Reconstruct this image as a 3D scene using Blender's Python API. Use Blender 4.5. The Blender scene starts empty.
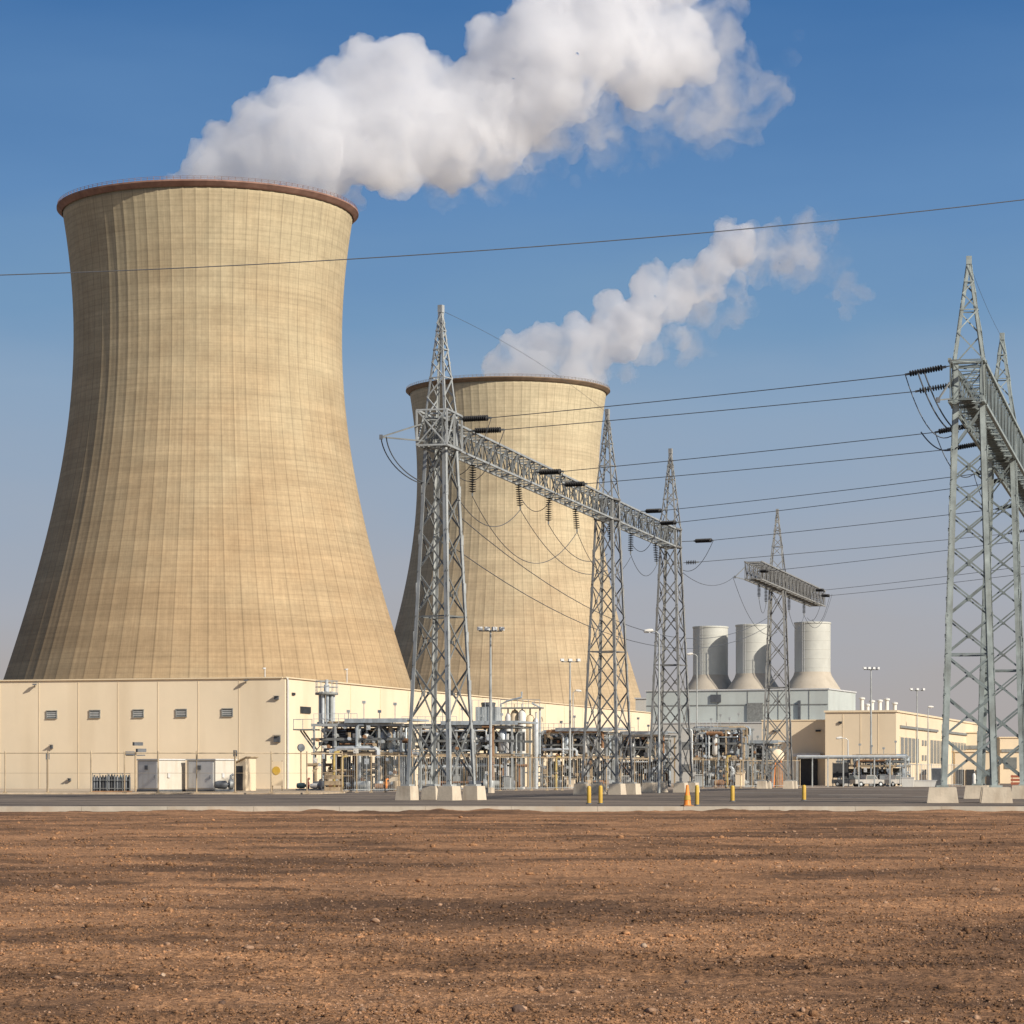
import bpy, bmesh, math, random
import numpy as np
from mathutils import Vector, Matrix

random.seed(7)
R = math.radians
S = bpy.context.scene
COL = S.collection

# ------------------------------------------------------------------ camera, sky, sun, exposure
F = 2700.0          # focal length in pixels of a 1024 px frame
HC = 1.7            # eye height
HOR = 775.0         # pixel row of the horizon
cam_d = bpy.data.cameras.new('camera')
cam = bpy.data.objects.new('camera', cam_d)
COL.objects.link(cam)
cam.location = (0, 0, HC)
cam.rotation_euler = (R(90), 0, 0)
cam_d.sensor_width = 36.0
cam_d.lens = 36.0 * F / 1024.0
cam_d.shift_y = (HOR - 512.0) / 1024.0
cam_d.clip_start = 0.5
cam_d.clip_end = 40000.0
S.camera = cam

SUN_AZ, SUN_EL = 48.0, 30.0         # azimuth to the right of straight behind the camera
EXPO = 0.3
W = bpy.data.worlds.new('World')
S.world = W
W.use_nodes = True
wn, wl = W.node_tree.nodes, W.node_tree.links
wn.clear()
wout = wn.new('ShaderNodeOutputWorld')
bg_sky = wn.new('ShaderNodeBackground')
bg_low = wn.new('ShaderNodeBackground')
sky = wn.new('ShaderNodeTexSky')
sky.sky_type = 'NISHITA'
sky.sun_disc = False
sky.sun_elevation = R(SUN_EL)
# the sun stands behind the camera (-Y) and to the right (+X)
sky.sun_rotation = R(180.0 - SUN_AZ)
sky.dust_density = 1.5
bg_sky.inputs['Strength'].default_value = 0.10
wl.new(sky.outputs[0], bg_sky.inputs['Color'])
tc = wn.new('ShaderNodeTexCoord')
sep = wn.new('ShaderNodeSeparateXYZ')
wl.new(tc.outputs['Generated'], sep.inputs[0])
mr = wn.new('ShaderNodeMapRange')
mr.inputs['From Min'].default_value = 0.0
mr.inputs['From Max'].default_value = 0.35
hz = wn.new('ShaderNodeTexNoise')
hz.inputs['Scale'].default_value = 5.0
hz.inputs['Detail'].default_value = 4
hz_map = wn.new('ShaderNodeMapping')
hz_map.inputs['Scale'].default_value = (1.0, 1.0, 4.0)
wl.new(tc.outputs['Generated'], hz_map.inputs['Vector'])
wl.new(hz_map.outputs[0], hz.inputs['Vector'])
hz_r = wn.new('ShaderNodeMapRange')
hz_r.inputs['From Min'].default_value = 0.3
hz_r.inputs['From Max'].default_value = 0.7
hz_r.inputs['To Min'].default_value = -0.012
hz_r.inputs['To Max'].default_value = 0.012
wl.new(hz.outputs['Fac'], hz_r.inputs['Value'])
hz_a = wn.new('ShaderNodeMath')
hz_a.operation = 'ADD'
wl.new(sep.outputs['Z'], hz_a.inputs[0])
wl.new(hz_r.outputs[0], hz_a.inputs[1])
wl.new(hz_a.outputs[0], mr.inputs['Value'])
ramp = wn.new('ShaderNodeValToRGB')
wl.new(mr.outputs['Result'], ramp.inputs[0])
def lin(r, g, b):
    f = lambda c: (c / 255 / 12.92) if c <= 10 else ((c / 255 + 0.055) / 1.055) ** 2.4
    return (f(r), f(g), f(b), 1.0)
SKY = [(0.0, (174, 166, 163)), (0.0375, (172, 168, 168)), (0.0635, (167, 171, 180)), (0.100, (153, 168, 187)), (0.137, (139, 164, 191)),
       (0.1725, (116, 152, 188)), (0.2105, (98, 139, 185)), (0.277, (68, 114, 168)), (0.35, (52, 98, 154))]
el = ramp.color_ramp.elements
while len(el) > 1:
    el.remove(el[-1])
for i, (z, c) in enumerate(SKY):
    p = z / 0.35
    e = el[0] if i == 0 else el.new(p)
    e.position = p
    v = lin(*c)
    e.color = (v[0], v[1], v[2], 1)
wl.new(ramp.outputs[0], bg_low.inputs['Color'])
bg_low.inputs['Strength'].default_value = 1.0 / (2 ** EXPO)
fac = wn.new('ShaderNodeMapRange')
fac.interpolation_type = 'SMOOTHSTEP'
fac.inputs['From Min'].default_value = 0.32
fac.inputs['From Max'].default_value = 0.62
wl.new(sep.outputs['Z'], fac.inputs['Value'])
wmix = wn.new('ShaderNodeMixShader')
wl.new(fac.outputs['Result'], wmix.inputs[0])
wl.new(bg_low.outputs[0], wmix.inputs[1])
wl.new(bg_sky.outputs[0], wmix.inputs[2])
wl.new(wmix.outputs[0], wout.inputs['Surface'])

sun_d = bpy.data.lights.new('sun', 'SUN')
sun_d.energy = 4.6
sun_d.angle = R(0.55)
sun_d.color = (1.0, 0.94, 0.85)
sun = bpy.data.objects.new('sun', sun_d)
COL.objects.link(sun)
to_sun = Vector((math.sin(R(SUN_AZ)) * math.cos(R(SUN_EL)), -math.cos(R(SUN_AZ)) * math.cos(R(SUN_EL)), math.sin(R(SUN_EL))))
sun.rotation_euler = to_sun.to_track_quat('Z', 'Y').to_euler()
sun.location = (60, -60, 60)

S.view_settings.view_transform = 'Standard'
S.view_settings.look = 'None'
S.view_settings.gamma = 1.0
S.view_settings.exposure = EXPO
S.view_settings.use_curve_mapping = False
S.render.engine = 'CYCLES'
S.cycles.max_bounces = 28
S.cycles.diffuse_bounces = 3
S.cycles.glossy_bounces = 2
S.cycles.transparent_max_bounces = 64
S.cycles.volume_bounces = 26

# ------------------------------------------------------------------ helpers
def P(px, py, k):
    """world point seen at pixel (px, py) at depth k * F"""
    return Vector(((px - 512.0) * k, k * F, HC + (HOR - py) * k))

def G(px, k, z=0.0):
    return Vector(((px - 512.0) * k, k * F, z))

class MB:
    def __init__(self):
        self.v, self.f = [], []
    def add(self, vs, fs):
        o = len(self.v)
        self.v += [tuple(q) for q in vs]
        self.f += [tuple(i + o for i in t) for t in fs]
        return self
    def box(self, c, s, rz=0.0):
        cx, cy, cz = c
        a, b, h = s[0] / 2, s[1] / 2, s[2] / 2
        co, si = math.cos(rz), math.sin(rz)
        vs = []
        for z in (-h, h):
            for x, y in ((-a, -b), (a, -b), (a, b), (-a, b)):
                vs.append((cx + x * co - y * si, cy + x * si + y * co, cz + z))
        return self.add(vs, [(0, 3, 2, 1), (4, 5, 6, 7), (0, 1, 5, 4), (1, 2, 6, 5), (2, 3, 7, 6), (3, 0, 4, 7)])
    def bar(self, p, q, w, h=None, hint=(0, 0, 1)):
        p, q = Vector(p), Vector(q)
        h = h or w
        d = (q - p).normalized()
        hint = Vector(hint)
        if abs(d.dot(hint)) > 0.95:
            hint = Vector((1, 0, 0))
        u = d.cross(hint).normalized()
        v = u.cross(d).normalized()
        u *= w / 2
        v *= h / 2
        vs = [e + a * u + b * v for e in (p, q) for a, b in ((-1, -1), (1, -1), (1, 1), (-1, 1))]
        return self.add(vs, [(0, 3, 2, 1), (4, 5, 6, 7), (0, 1, 5, 4), (1, 2, 6, 5), (2, 3, 7, 6), (3, 0, 4, 7)])
    def angle(self, p, q, w, t, hx, hy):
        """L-section steel angle from p to q; hx, hy the directions of its two flanges"""
        p, q = Vector(p), Vector(q)
        hx, hy = Vector(hx), Vector(hy)
        for a, b in ((hx, hy), (hy, hx)):
            vs = []
            for e in (p, q):
                for s, u in ((0, 0), (w, 0), (w, t), (0, t)):
                    vs.append(e + a * s + b * u)
            self.add(vs, [(0, 3, 2, 1), (4, 5, 6, 7), (0, 1, 5, 4), (1, 2, 6, 5), (2, 3, 7, 6), (3, 0, 4, 7)])
        return self
    def tube(self, pts, r, n=8, cap=True):
        pts = [Vector(p) for p in pts]
        m = len(pts)
        vs, fs = [], []
        u = None
        for i, p in enumerate(pts):
            d = (pts[min(i + 1, m - 1)] - pts[max(i - 1, 0)]).normalized()
            if u is None:
                hint = Vector((0, 0, 1)) if abs(d.z) < 0.9 else Vector((1, 0, 0))
                u = d.cross(hint).normalized()
            else:
                u = (u - d * u.dot(d)).normalized()
            v = d.cross(u)
            for j in range(n):
                a = 2 * math.pi * j / n
                vs.append(p + (u * math.cos(a) + v * math.sin(a)) * r)
        for i in range(m - 1):
            for j in range(n):
                k = (j + 1) % n
                fs.append((i * n + j, i * n + k, (i + 1) * n + k, (i + 1) * n + j))
        if cap:
            fs.append(tuple(range(n - 1, -1, -1)))
            fs.append(tuple((m - 1) * n + j for j in range(n)))
        return self.add(vs, fs)
    def lathe(self, prof, c=(0, 0, 0), n=24, axis=None):
        """prof: list of (r, z)"""
        vs, fs = [], []
        m = len(prof)
        for r, z in prof:
            for j in range(n):
                a = 2 * math.pi * j / n
                vs.append(Vector((r * math.cos(a), r * math.sin(a), z)))
        if axis is not None:
            q = Vector((0, 0, 1)).rotation_difference(Vector(axis).normalized())
            vs = [q @ v for v in vs]
        c = Vector(c)
        vs = [v + c for v in vs]
        for i in range(m - 1):
            for j in range(n):
                k = (j + 1) % n
                fs.append((i * n + j, i * n + k, (i + 1) * n + k, (i + 1) * n + j))
        if prof[0][0] > 1e-4:
            fs.append(tuple(range(n - 1, -1, -1)))
        if prof[-1][0] > 1e-4:
            fs.append(tuple((m - 1) * n + j for j in range(n)))
        return self.add(vs, fs)
    def build(self, name, m, parent=None, smooth=False, loc=None):
        me = bpy.data.meshes.new(name)
        me.from_pydata(self.v, [], self.f)
        me.validate()
        me.update()
        me.materials.append(m)
        if smooth:
            me.polygons.foreach_set('use_smooth', [True] * len(me.polygons))
            try:
                me.set_sharp_from_angle(angle=R(40))
            except Exception:
                pass
        o = bpy.data.objects.new(name, me)
        COL.objects.link(o)
        if parent is not None:
            o.parent = parent
        if loc is not None:
            o.location = loc
        return o

def tag(o, label, cat, group=None):
    o['label'] = label
    o['category'] = cat
    if group:
        o['group'] = group
    return o

def thing(name, label, cat, loc=(0, 0, 0), rz=0.0, group=None):
    o = bpy.data.objects.new(name, None)
    o.empty_display_size = 0.5
    COL.objects.link(o)
    o.location = loc
    o.rotation_euler = (0, 0, rz)
    return tag(o, label, cat, group)

def structure(o):
    o['kind'] = 'structure'
    return o

def copy_tree(o, parent=None):
    c = o.copy()
    COL.objects.link(c)
    if parent is not None:
        c.parent = parent
    for ch in list(o.children):
        copy_tree(ch, c)
    return c

def recenter(o, base):
    """move a mesh object's origin to the given world point (object has no parent)"""
    base = Vector(base)
    o.data.transform(Matrix.Translation(-base))
    o.location = base
    return o

# ------------------------------------------------------------------ materials
def nt(m):
    m.use_nodes = True
    t = m.node_tree
    t.nodes.clear()
    out = t.nodes.new('ShaderNodeOutputMaterial')
    b = t.nodes.new('ShaderNodeBsdfPrincipled')
    t.links.new(b.outputs[0], out.inputs['Surface'])
    return t, b, out

def mat(name, col, rough=0.6, metal=0.0, var=0.15, scale=1.5, bump=0.0, bscale=20.0, dirt=None, dirt_amt=0.4, spec=0.4):
    m = bpy.data.materials.new(name)
    t, b, out = nt(m)
    N, L = t.nodes, t.links
    co = N.new('ShaderNodeTexCoord')
    no = N.new('ShaderNodeTexNoise')
    no.inputs['Scale'].default_value = scale
    no.inputs['Detail'].default_value = 6
    no.inputs['Roughness'].default_value = 0.65
    L.new(co.outputs['Object'], no.inputs['Vector'])
    r = N.new('ShaderNodeMapRange')
    r.inputs['From Min'].default_value = 0.3
    r.inputs['From Max'].default_value = 0.7
    r.inputs['To Min'].default_value = 1.0 - var
    r.inputs['To Max'].default_value = 1.0 + var
    L.new(no.outputs['Fac'], r.inputs['Value'])
    mx = N.new('ShaderNodeVectorMath')
    mx.operation = 'SCALE'
    mx.inputs[0].default_value = col[:3]
    L.new(r.outputs[0], mx.inputs['Scale'])
    cur = mx.outputs[0]
    if dirt is not None:
        mp = N.new('ShaderNodeMapping')
        mp.inputs['Scale'].default_value = (1.2, 1.2, 0.18)
        L.new(co.outputs['Object'], mp.inputs['Vector'])
        n2 = N.new('ShaderNodeTexNoise')
        n2.inputs['Scale'].default_value = scale * 1.7
        n2.inputs['Detail'].default_value = 5
        L.new(mp.outputs[0], n2.inputs['Vector'])
        r2 = N.new('ShaderNodeMapRange')
        r2.inputs['From Min'].default_value = 0.48
        r2.inputs['From Max'].default_value = 0.75
        r2.inputs['To Max'].default_value = dirt_amt
        L.new(n2.outputs['Fac'], r2.inputs['Value'])
        mc = N.new('ShaderNodeMix')
        mc.data_type = 'RGBA'
        L.new(r2.outputs[0], mc.inputs[0])
        L.new(cur, mc.inputs[6])
        mc.inputs[7].default_value = (dirt[0], dirt[1], dirt[2], 1)
        cur = mc.outputs[2]
    L.new(cur, b.inputs['Base Color'])
    b.inputs['Roughness'].default_value = rough
    b.inputs['Metallic'].default_value = metal
    b.inputs['Specular IOR Level'].default_value = spec
    if bump:
        n3 = N.new('ShaderNodeTexNoise')
        n3.inputs['Scale'].default_value = bscale
        n3.inputs['Detail'].default_value = 4
        L.new(co.outputs['Object'], n3.inputs['Vector'])
        bp = N.new('ShaderNodeBump')
        bp.inputs['Strength'].default_value = bump
        bp.inputs['Distance'].default_value = 0.05
        L.new(n3.outputs['Fac'], bp.inputs['Height'])
        L.new(bp.outputs[0], b.inputs['Normal'])
    return m

M = {}
M['steel'] = mat('galvanised_steel', (0.39, 0.40, 0.38), 0.5, 0.2, 0.25, 0.8, dirt=(0.16, 0.15, 0.13), dirt_amt=0.5)
M['steel_brace'] = mat('weathered_brace_steel', (0.185, 0.19, 0.178), 0.55, 0.15, 0.3, 0.8, dirt=(0.12, 0.11, 0.1), dirt_amt=0.5)
M['steel_far'] = mat('dull_grey_steel', (0.30, 0.295, 0.27), 0.55, 0.15, 0.3, 0.8, dirt=(0.14, 0.12, 0.1), dirt_amt=0.6)
M['steel_far_brace'] = mat('dull_brace_steel', (0.19, 0.185, 0.17), 0.6, 0.1, 0.3, 0.8, dirt=(0.1, 0.085, 0.07), dirt_amt=0.6)
M['steel_green'] = mat('aged_green_grey_steel', (0.31, 0.345, 0.32), 0.55, 0.15, 0.35, 0.9, dirt=(0.15, 0.14, 0.11), dirt_amt=0.6)
M['steel_green_brace'] = mat('aged_brace_steel', (0.20, 0.23, 0.22), 0.55, 0.2, 0.3, 0.8, dirt=(0.12, 0.1, 0.08), dirt_amt=0.6)
M['steel_bright'] = mat('bright_galvanised_steel', (0.55, 0.57, 0.56), 0.42, 0.3, 0.15, 1.5)
M['pipe'] = mat('silver_pipe_cladding', (0.42, 0.46, 0.47), 0.4, 0.35, 0.25, 1.2, dirt=(0.16, 0.13, 0.1), dirt_amt=0.5)
M['pipe_dark'] = mat('dark_pipe_steel', (0.11, 0.115, 0.12), 0.5, 0.2, 0.3, 1.5)
M['tan_steel'] = mat('dusty_tan_steel', (0.42, 0.32, 0.2), 0.6, 0.1, 0.25, 1.5, dirt=(0.2, 0.12, 0.06), dirt_amt=0.5)
M['rust'] = mat('rusty_steel', (0.26, 0.14, 0.07), 0.8, 0.1, 0.35, 2.0)
M['dark'] = mat('dark_louvre_paint', (0.035, 0.035, 0.035), 0.7, 0.0, 0.3, 2.0)
M['cream'] = mat('cream_wall_paint', (0.76, 0.622, 0.43), 0.75, 0.0, 0.05, 0.12, bump=0.1, bscale=3.0, dirt=(0.55, 0.42, 0.26), dirt_amt=0.42)
M['cream_trim'] = mat('cream_trim_paint', (0.70, 0.56, 0.37), 0.7, 0.0, 0.08, 0.6)
M['beige'] = mat('beige_cladding', (0.70, 0.565, 0.385), 0.75, 0.0, 0.05, 0.15, dirt=(0.55, 0.42, 0.27), dirt_amt=0.25)
M['pale_green'] = mat('pale_green_grey_cladding', (0.475, 0.50, 0.455), 0.7, 0.0, 0.08, 0.15, dirt=(0.3, 0.29, 0.25), dirt_amt=0.35)
M['pale_panel'] = mat('pale_grey_cladding', (0.56, 0.53, 0.46), 0.7, 0.0, 0.08, 0.2, dirt=(0.4, 0.37, 0.3), dirt_amt=0.35)
M['stack'] = mat('pale_stack_concrete', (0.475, 0.465, 0.405), 0.8, 0.0, 0.1, 0.25, dirt=(0.36, 0.34, 0.29), dirt_amt=0.35)
M['skirt'] = mat('tan_stack_concrete', (0.43, 0.37, 0.285), 0.85, 0.0, 0.1, 0.3, dirt=(0.3, 0.25, 0.18), dirt_amt=0.4)
M['grid'] = mat('grey_mesh_grating', (0.22, 0.22, 0.2), 0.7, 0.1, 0.3, 2.5)
M['block'] = mat('footing_concrete', (0.55, 0.46, 0.34), 0.9, 0.0, 0.15, 1.0, bump=0.3, bscale=8, dirt=(0.33, 0.25, 0.17), dirt_amt=0.6)
M['screen'] = mat('brown_grey_screen', (0.17, 0.165, 0.15), 0.8, 0.0, 0.4, 1.5)
M['white'] = mat('white_paint', (0.66, 0.63, 0.56), 0.5, 0.0, 0.06, 1.0, dirt=(0.5, 0.43, 0.33), dirt_amt=0.35)
M['grey_paint'] = mat('light_grey_paint', (0.55, 0.54, 0.51), 0.55, 0.0, 0.08, 1.0, dirt=(0.4, 0.36, 0.3), dirt_amt=0.35)
M['yellow'] = mat('yellow_safety_paint', (0.56, 0.35, 0.05), 0.5, 0.0, 0.12, 3.0, dirt=(0.35, 0.2, 0.05), dirt_amt=0.4)
M['ochre'] = mat('faded_yellow_paint', (0.40, 0.28, 0.07), 0.6, 0.0, 0.2, 2.0, dirt=(0.25, 0.17, 0.08), dirt_amt=0.6)
M['orange'] = mat('orange_plastic', (0.78, 0.24, 0.03), 0.5, 0.0, 0.1, 3.0, dirt=(0.4, 0.15, 0.05), dirt_amt=0.4)
M['barrier'] = mat('faded_orange_red', (0.34, 0.10, 0.05), 0.6, 0.0, 0.2, 3.0, dirt=(0.3, 0.12, 0.06), dirt_amt=0.5)
M['red'] = mat('faded_red_paint', (0.32, 0.10, 0.06), 0.6, 0.0, 0.2, 3.0)
M['black'] = mat('black_glazed_porcelain', (0.02, 0.018, 0.016), 0.65, 0.0, 0.2, 3.0)
M['cable'] = mat('oxidised_cable', (0.10, 0.105, 0.11), 0.6, 0.3, 0.15, 3.0)
M['glass'] = mat('dusty_window_glass', (0.16, 0.17, 0.16), 0.25, 0.0, 0.2, 1.0)
M['dusty'] = mat('dusty_vehicle_paint', (0.42, 0.39, 0.34), 0.4, 0.0, 0.1, 2.0, dirt=(0.3, 0.22, 0.15), dirt_amt=0.5)
M['cabinet'] = mat('cream_white_enamel', (0.56, 0.51, 0.42), 0.5, 0.0, 0.06, 1.0, dirt=(0.42, 0.34, 0.24), dirt_amt=0.45)
M['rubber'] = mat('tyre_rubber', (0.03, 0.03, 0.03), 0.85, 0.0, 0.2, 4.0)
M['rim_red'] = mat('reddish_rim_concrete', (0.27, 0.155, 0.115), 0.85, 0.0, 0.3, 0.3, dirt=(0.2, 0.1, 0.07), dirt_amt=0.6)
M['rim_brown'] = mat('brown_rim_concrete', (0.24, 0.17, 0.11), 0.85, 0.0, 0.25, 0.3, dirt=(0.14, 0.09, 0.06), dirt_amt=0.6)
M['lens'] = mat('lamp_lens', (0.7, 0.7, 0.66), 0.2, 0.0, 0.05, 1.0)
M['teal'] = mat('teal_enamel', (0.07, 0.12, 0.12), 0.5, 0.0, 0.2, 2.0)

def tower_material(name, ribs, c_hi, c_lo, ztop):
    m = bpy.data.materials.new(name)
    t, b, out = nt(m)
    N, L = t.nodes, t.links
    def math_(op, a, bb=None, c=None):
        n = N.new('ShaderNodeMath')
        n.operation = op
        for i, q in enumerate((a, bb, c)):
            if q is None:
                continue
            if isinstance(q, (int, float)):
                n.inputs[i].default_value = q
            else:
                L.new(q, n.inputs[i])
        return n.outputs[0]
    def rng(v, a, bb, c, d):
        n = N.new('ShaderNodeMapRange')
        for i, q in zip(('From Min', 'From Max', 'To Min', 'To Max'), (a, bb, c, d)):
            n.inputs[i].default_value = q
        L.new(v, n.inputs['Value'])
        return n.outputs[0]
    co = N.new('ShaderNodeTexCoord')
    sp = N.new('ShaderNodeSeparateXYZ')
    L.new(co.outputs['Object'], sp.inputs[0])
    ang = math_('ARCTAN2', sp.outputs['Y'], sp.outputs['X'])
    u = math_('MULTIPLY', ang, ribs * 4 / (2 * math.pi))        # four formwork panels between ribs
    lift = math_('DIVIDE', sp.outputs['Z'], 1.3)               # one concrete lift
    fu, fl = math_('FLOOR', u), math_('FLOOR', lift)
    def noise(x, y, z, scale, detail=3, rough=0.6):
        cv = N.new('ShaderNodeCombineXYZ')
        for i, q in enumerate((x, y, z)):
            if isinstance(q, (int, float)):
                cv.inputs[i].default_value = q
            else:
                L.new(q, cv.inputs[i])
        n = N.new('ShaderNodeTexNoise')
        n.inputs['Scale'].default_value = scale
        n.inputs['Detail'].default_value = detail
        n.inputs['Roughness'].default_value = rough
        L.new(cv.outputs[0], n.inputs['Vector'])
        return n.outputs['Fac']
    # colour of each lift, of each panel, vertical streaks, blotches
    band = rng(noise(math_('MULTIPLY', ang, 0.8), math_('MULTIPLY', lift, 1.1), 0.0, 1.0, 6, 0.8), 0.3, 0.7, 0.86, 1.13)
    band2 = rng(noise(math_('MULTIPLY', lift, 0.16), math_('MULTIPLY', ang, 0.9), 0.0, 1.6, 5, 0.65), 0.3, 0.7, 0.87, 1.11)
    panel = rng(noise(fu, fl, 5.0, 0.77, 0), 0.25, 0.75, 0.97, 1.03)
    weave = rng(noise(math_('MULTIPLY', u, 0.8), math_('MULTIPLY', lift, 1.3), 7.0, 1.0, 6, 0.85), 0.3, 0.7, 0.9, 1.1)
    streak = rng(noise(math_('MULTIPLY', u, 1.3), math_('MULTIPLY', lift, 0.05), 2.0, 1.0, 5, 0.75), 0.3, 0.72, 1.1, 0.84)
    blotch = rng(noise(math_('MULTIPLY', ang, 4.0), math_('MULTIPLY', lift, 0.09), 9.0, 1.0, 6, 0.7), 0.3, 0.7, 0.9, 1.08)
    worn = noise(math_('MULTIPLY', u, 0.35), math_('MULTIPLY', lift, 0.5), 4.0, 1.0, 5, 0.8)
    lu = math_('ABSOLUTE', math_('SUBTRACT', math_('FRACT', u), 0.5))
    lv = math_('ABSOLUTE', math_('SUBTRACT', math_('FRACT', lift), 0.5))
    lr = math_('ABSOLUTE', math_('SUBTRACT', math_('FRACT', math_('ADD', math_('MULTIPLY', ang, ribs / (2 * math.pi)), 0.47)), 0.5))
    wear = rng(worn, 0.35, 0.65, 0.15, 1.0)
    line_u = math_('SUBTRACT', 1.0, math_('MULTIPLY', rng(lu, 0.38, 0.5, 0.0, 0.13), wear))
    line_v = math_('SUBTRACT', 1.0, math_('MULTIPLY', rng(lv, 0.32, 0.5, 0.0, 0.17), wear))
    line_r = rng(lr, 0.0, 0.055, 0.70, 1.0)
    k = band
    for q in (band2, panel, weave, streak, blotch, line_u, line_v, line_r):
        k = math_('MULTIPLY', k, q)
    hgt = rng(sp.outputs['Z'], ztop * 0.25, ztop, 0.0, 1.0)
    hn = math_('ADD', hgt, rng(noise(math_('MULTIPLY', ang, 2.0), math_('MULTIPLY', lift, 0.08), 1.0, 1.0, 4), 0.3, 0.7, -0.25, 0.25))
    mc = N.new('ShaderNodeMix')
    mc.data_type = 'RGBA'
    L.new(hn, mc.inputs[0])
    mc.inputs[6].default_value = (*c_lo, 1)
    mc.inputs[7].default_value = (*c_hi, 1)
    vm = N.new('ShaderNodeVectorMath')
    vm.operation = 'SCALE'
    L.new(mc.outputs[2], vm.inputs[0])
    L.new(k, vm.inputs['Scale'])
    L.new(vm.outputs[0], b.inputs['Base Color'])
    b.inputs['Roughness'].default_value = 0.9
    b.inputs['Specular IOR Level'].default_value = 0.2
    return m

def ground_material(name, light, dark, sx, sy, fine, thresh=(0.38, 0.62), speck=0.3, speck_scale=14.0, bump=0.4):
    m = bpy.data.materials.new(name)
    t, b, out = nt(m)
    N, L = t.nodes, t.links
    co = N.new('ShaderNodeTexCoord')
    def noise(sc, scale, detail, rough=0.6, dist=0.0):
        mp = N.new('ShaderNodeMapping')
        mp.inputs['Scale'].default_value = sc
        L.new(co.outputs['Object'], mp.inputs['Vector'])
        n = N.new('ShaderNodeTexNoise')
        n.inputs['Scale'].default_value = scale
        n.inputs['Detail'].default_value = detail
        n.inputs['Roughness'].default_value = rough
        n.inputs['Distortion'].default_value = dist
        L.new(mp.outputs[0], n.inputs['Vector'])
        return n.outputs['Fac']
    def rng(v, a, bb, c, d):
        n = N.new('ShaderNodeMapRange')
        for i, q in zip(('From Min', 'From Max', 'To Min', 'To Max'), (a, bb, c, d)):
            n.inputs[i].default_value = q
        L.new(v, n.inputs['Value'])
        return n.outputs[0]
    big = noise((sx, sy, 0.0), 1.0, 7, 0.66, 0.7)
    mid = noise((sx * 4.0, sy * 4.5, 0.0), 1.0, 7, 0.75, 0.5)
    ad = N.new('ShaderNodeMath')
    ad.operation = 'MULTIPLY_ADD'
    L.new(mid, ad.inputs[0])
    ad.inputs[1].default_value = 0.45
    L.new(big, ad.inputs[2])
    f = rng(ad.outputs[0], thresh[0] + 0.22, thresh[1] + 0.22, 0.0, 1.0)
    mc = N.new('ShaderNodeMix')
    mc.data_type = 'RGBA'
    L.new(f, mc.inputs[0])
    mc.inputs[6].default_value = (*dark, 1)
    mc.inputs[7].default_value = (*light, 1)
    fi = noise((1, 1, 1), fine, 5, 0.75)
    sp = noise((1, 1, 1), speck_scale, 4, 0.75)
    k = N.new('ShaderNodeMath')
    k.operation = 'MULTIPLY'
    L.new(rng(fi, 0.3, 0.7, 0.72, 1.28), k.inputs[0])
    gr = noise((1.0, 1.7, 1.0), speck_scale * 0.36, 5, 0.85)
    k2 = N.new('ShaderNodeMath')
    k2.operation = 'MULTIPLY'
    L.new(rng(gr, 0.3, 0.7, 1 - speck * 0.6, 1 + speck * 0.6), k2.inputs[0])
    L.new(rng(sp, 0.3, 0.7, 1 - speck, 1 + speck), k2.inputs[1])
    L.new(k2.outputs[0], k.inputs[1])
    vm = N.new('ShaderNodeVectorMath')
    vm.operation = 'SCALE'
    L.new(mc.outputs[2], vm.inputs[0])
    L.new(k.outputs[0], vm.inputs['Scale'])
    L.new(vm.outputs[0], b.inputs['Base Color'])
    b.inputs['Roughness'].default_value = 0.95
    b.inputs['Specular IOR Level'].default_value = 0.15
    if bump:
        bp = N.new('ShaderNodeBump')
        bp.inputs['Strength'].default_value = bump
        bp.inputs['Distance'].default_value = 0.03
        L.new(sp, bp.inputs['Height'])
        L.new(bp.outputs[0], b.inputs['Normal'])
    return m

M['soil'] = ground_material('bare_red_soil', (0.39, 0.203, 0.098), (0.128, 0.070, 0.037), 0.12, 0.16, 4.0, thresh=(0.40, 0.63), speck=0.75, speck_scale=24.0, bump=0.9)
M['terrain'] = ground_material('dusty_desert', (0.45, 0.34, 0.24), (0.35, 0.25, 0.17), 0.002, 0.004, 0.05, bump=0)
M['asphalt'] = ground_material('worn_asphalt', (0.215, 0.168, 0.125), (0.08, 0.066, 0.054), 0.05, 0.14, 1.2, thresh=(0.36, 0.62), speck=0.12, speck_scale=6.0, bump=0.1)
M['pavement'] = ground_material('dusty_concrete_apron', (0.52, 0.41, 0.28), (0.40, 0.30, 0.2), 0.05, 0.15, 1.0, speck=0.1, bump=0.1)
M['gravel'] = ground_material('pale_gravel', (0.40, 0.32, 0.24), (0.26, 0.2, 0.15), 0.1, 0.3, 2.0, speck=0.3, speck_scale=8, bump=0.3)
M['kerb'] = mat('kerb_concrete', (0.44, 0.385, 0.30), 0.9, 0, 0.16, 0.6, bump=0.2, bscale=6, dirt=(0.36, 0.27, 0.18), dirt_amt=0.6)
M['stone'] = mat('dusty_stone', (0.29, 0.175, 0.105), 0.95, 0, 0.8, 11.0, bump=0.4, bscale=20)
M['stone_pale'] = mat('pale_stone', (0.42, 0.30, 0.20), 0.95, 0, 0.2, 6.0, bump=0.4, bscale=20)
M['clod'] = mat('dark_clod', (0.10, 0.06, 0.04), 0.95, 0, 0.3, 8.0, bump=0.5, bscale=20)
M['paint'] = mat('worn_road_paint', (0.36, 0.33, 0.28), 0.8, 0, 0.35, 1.5)

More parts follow.
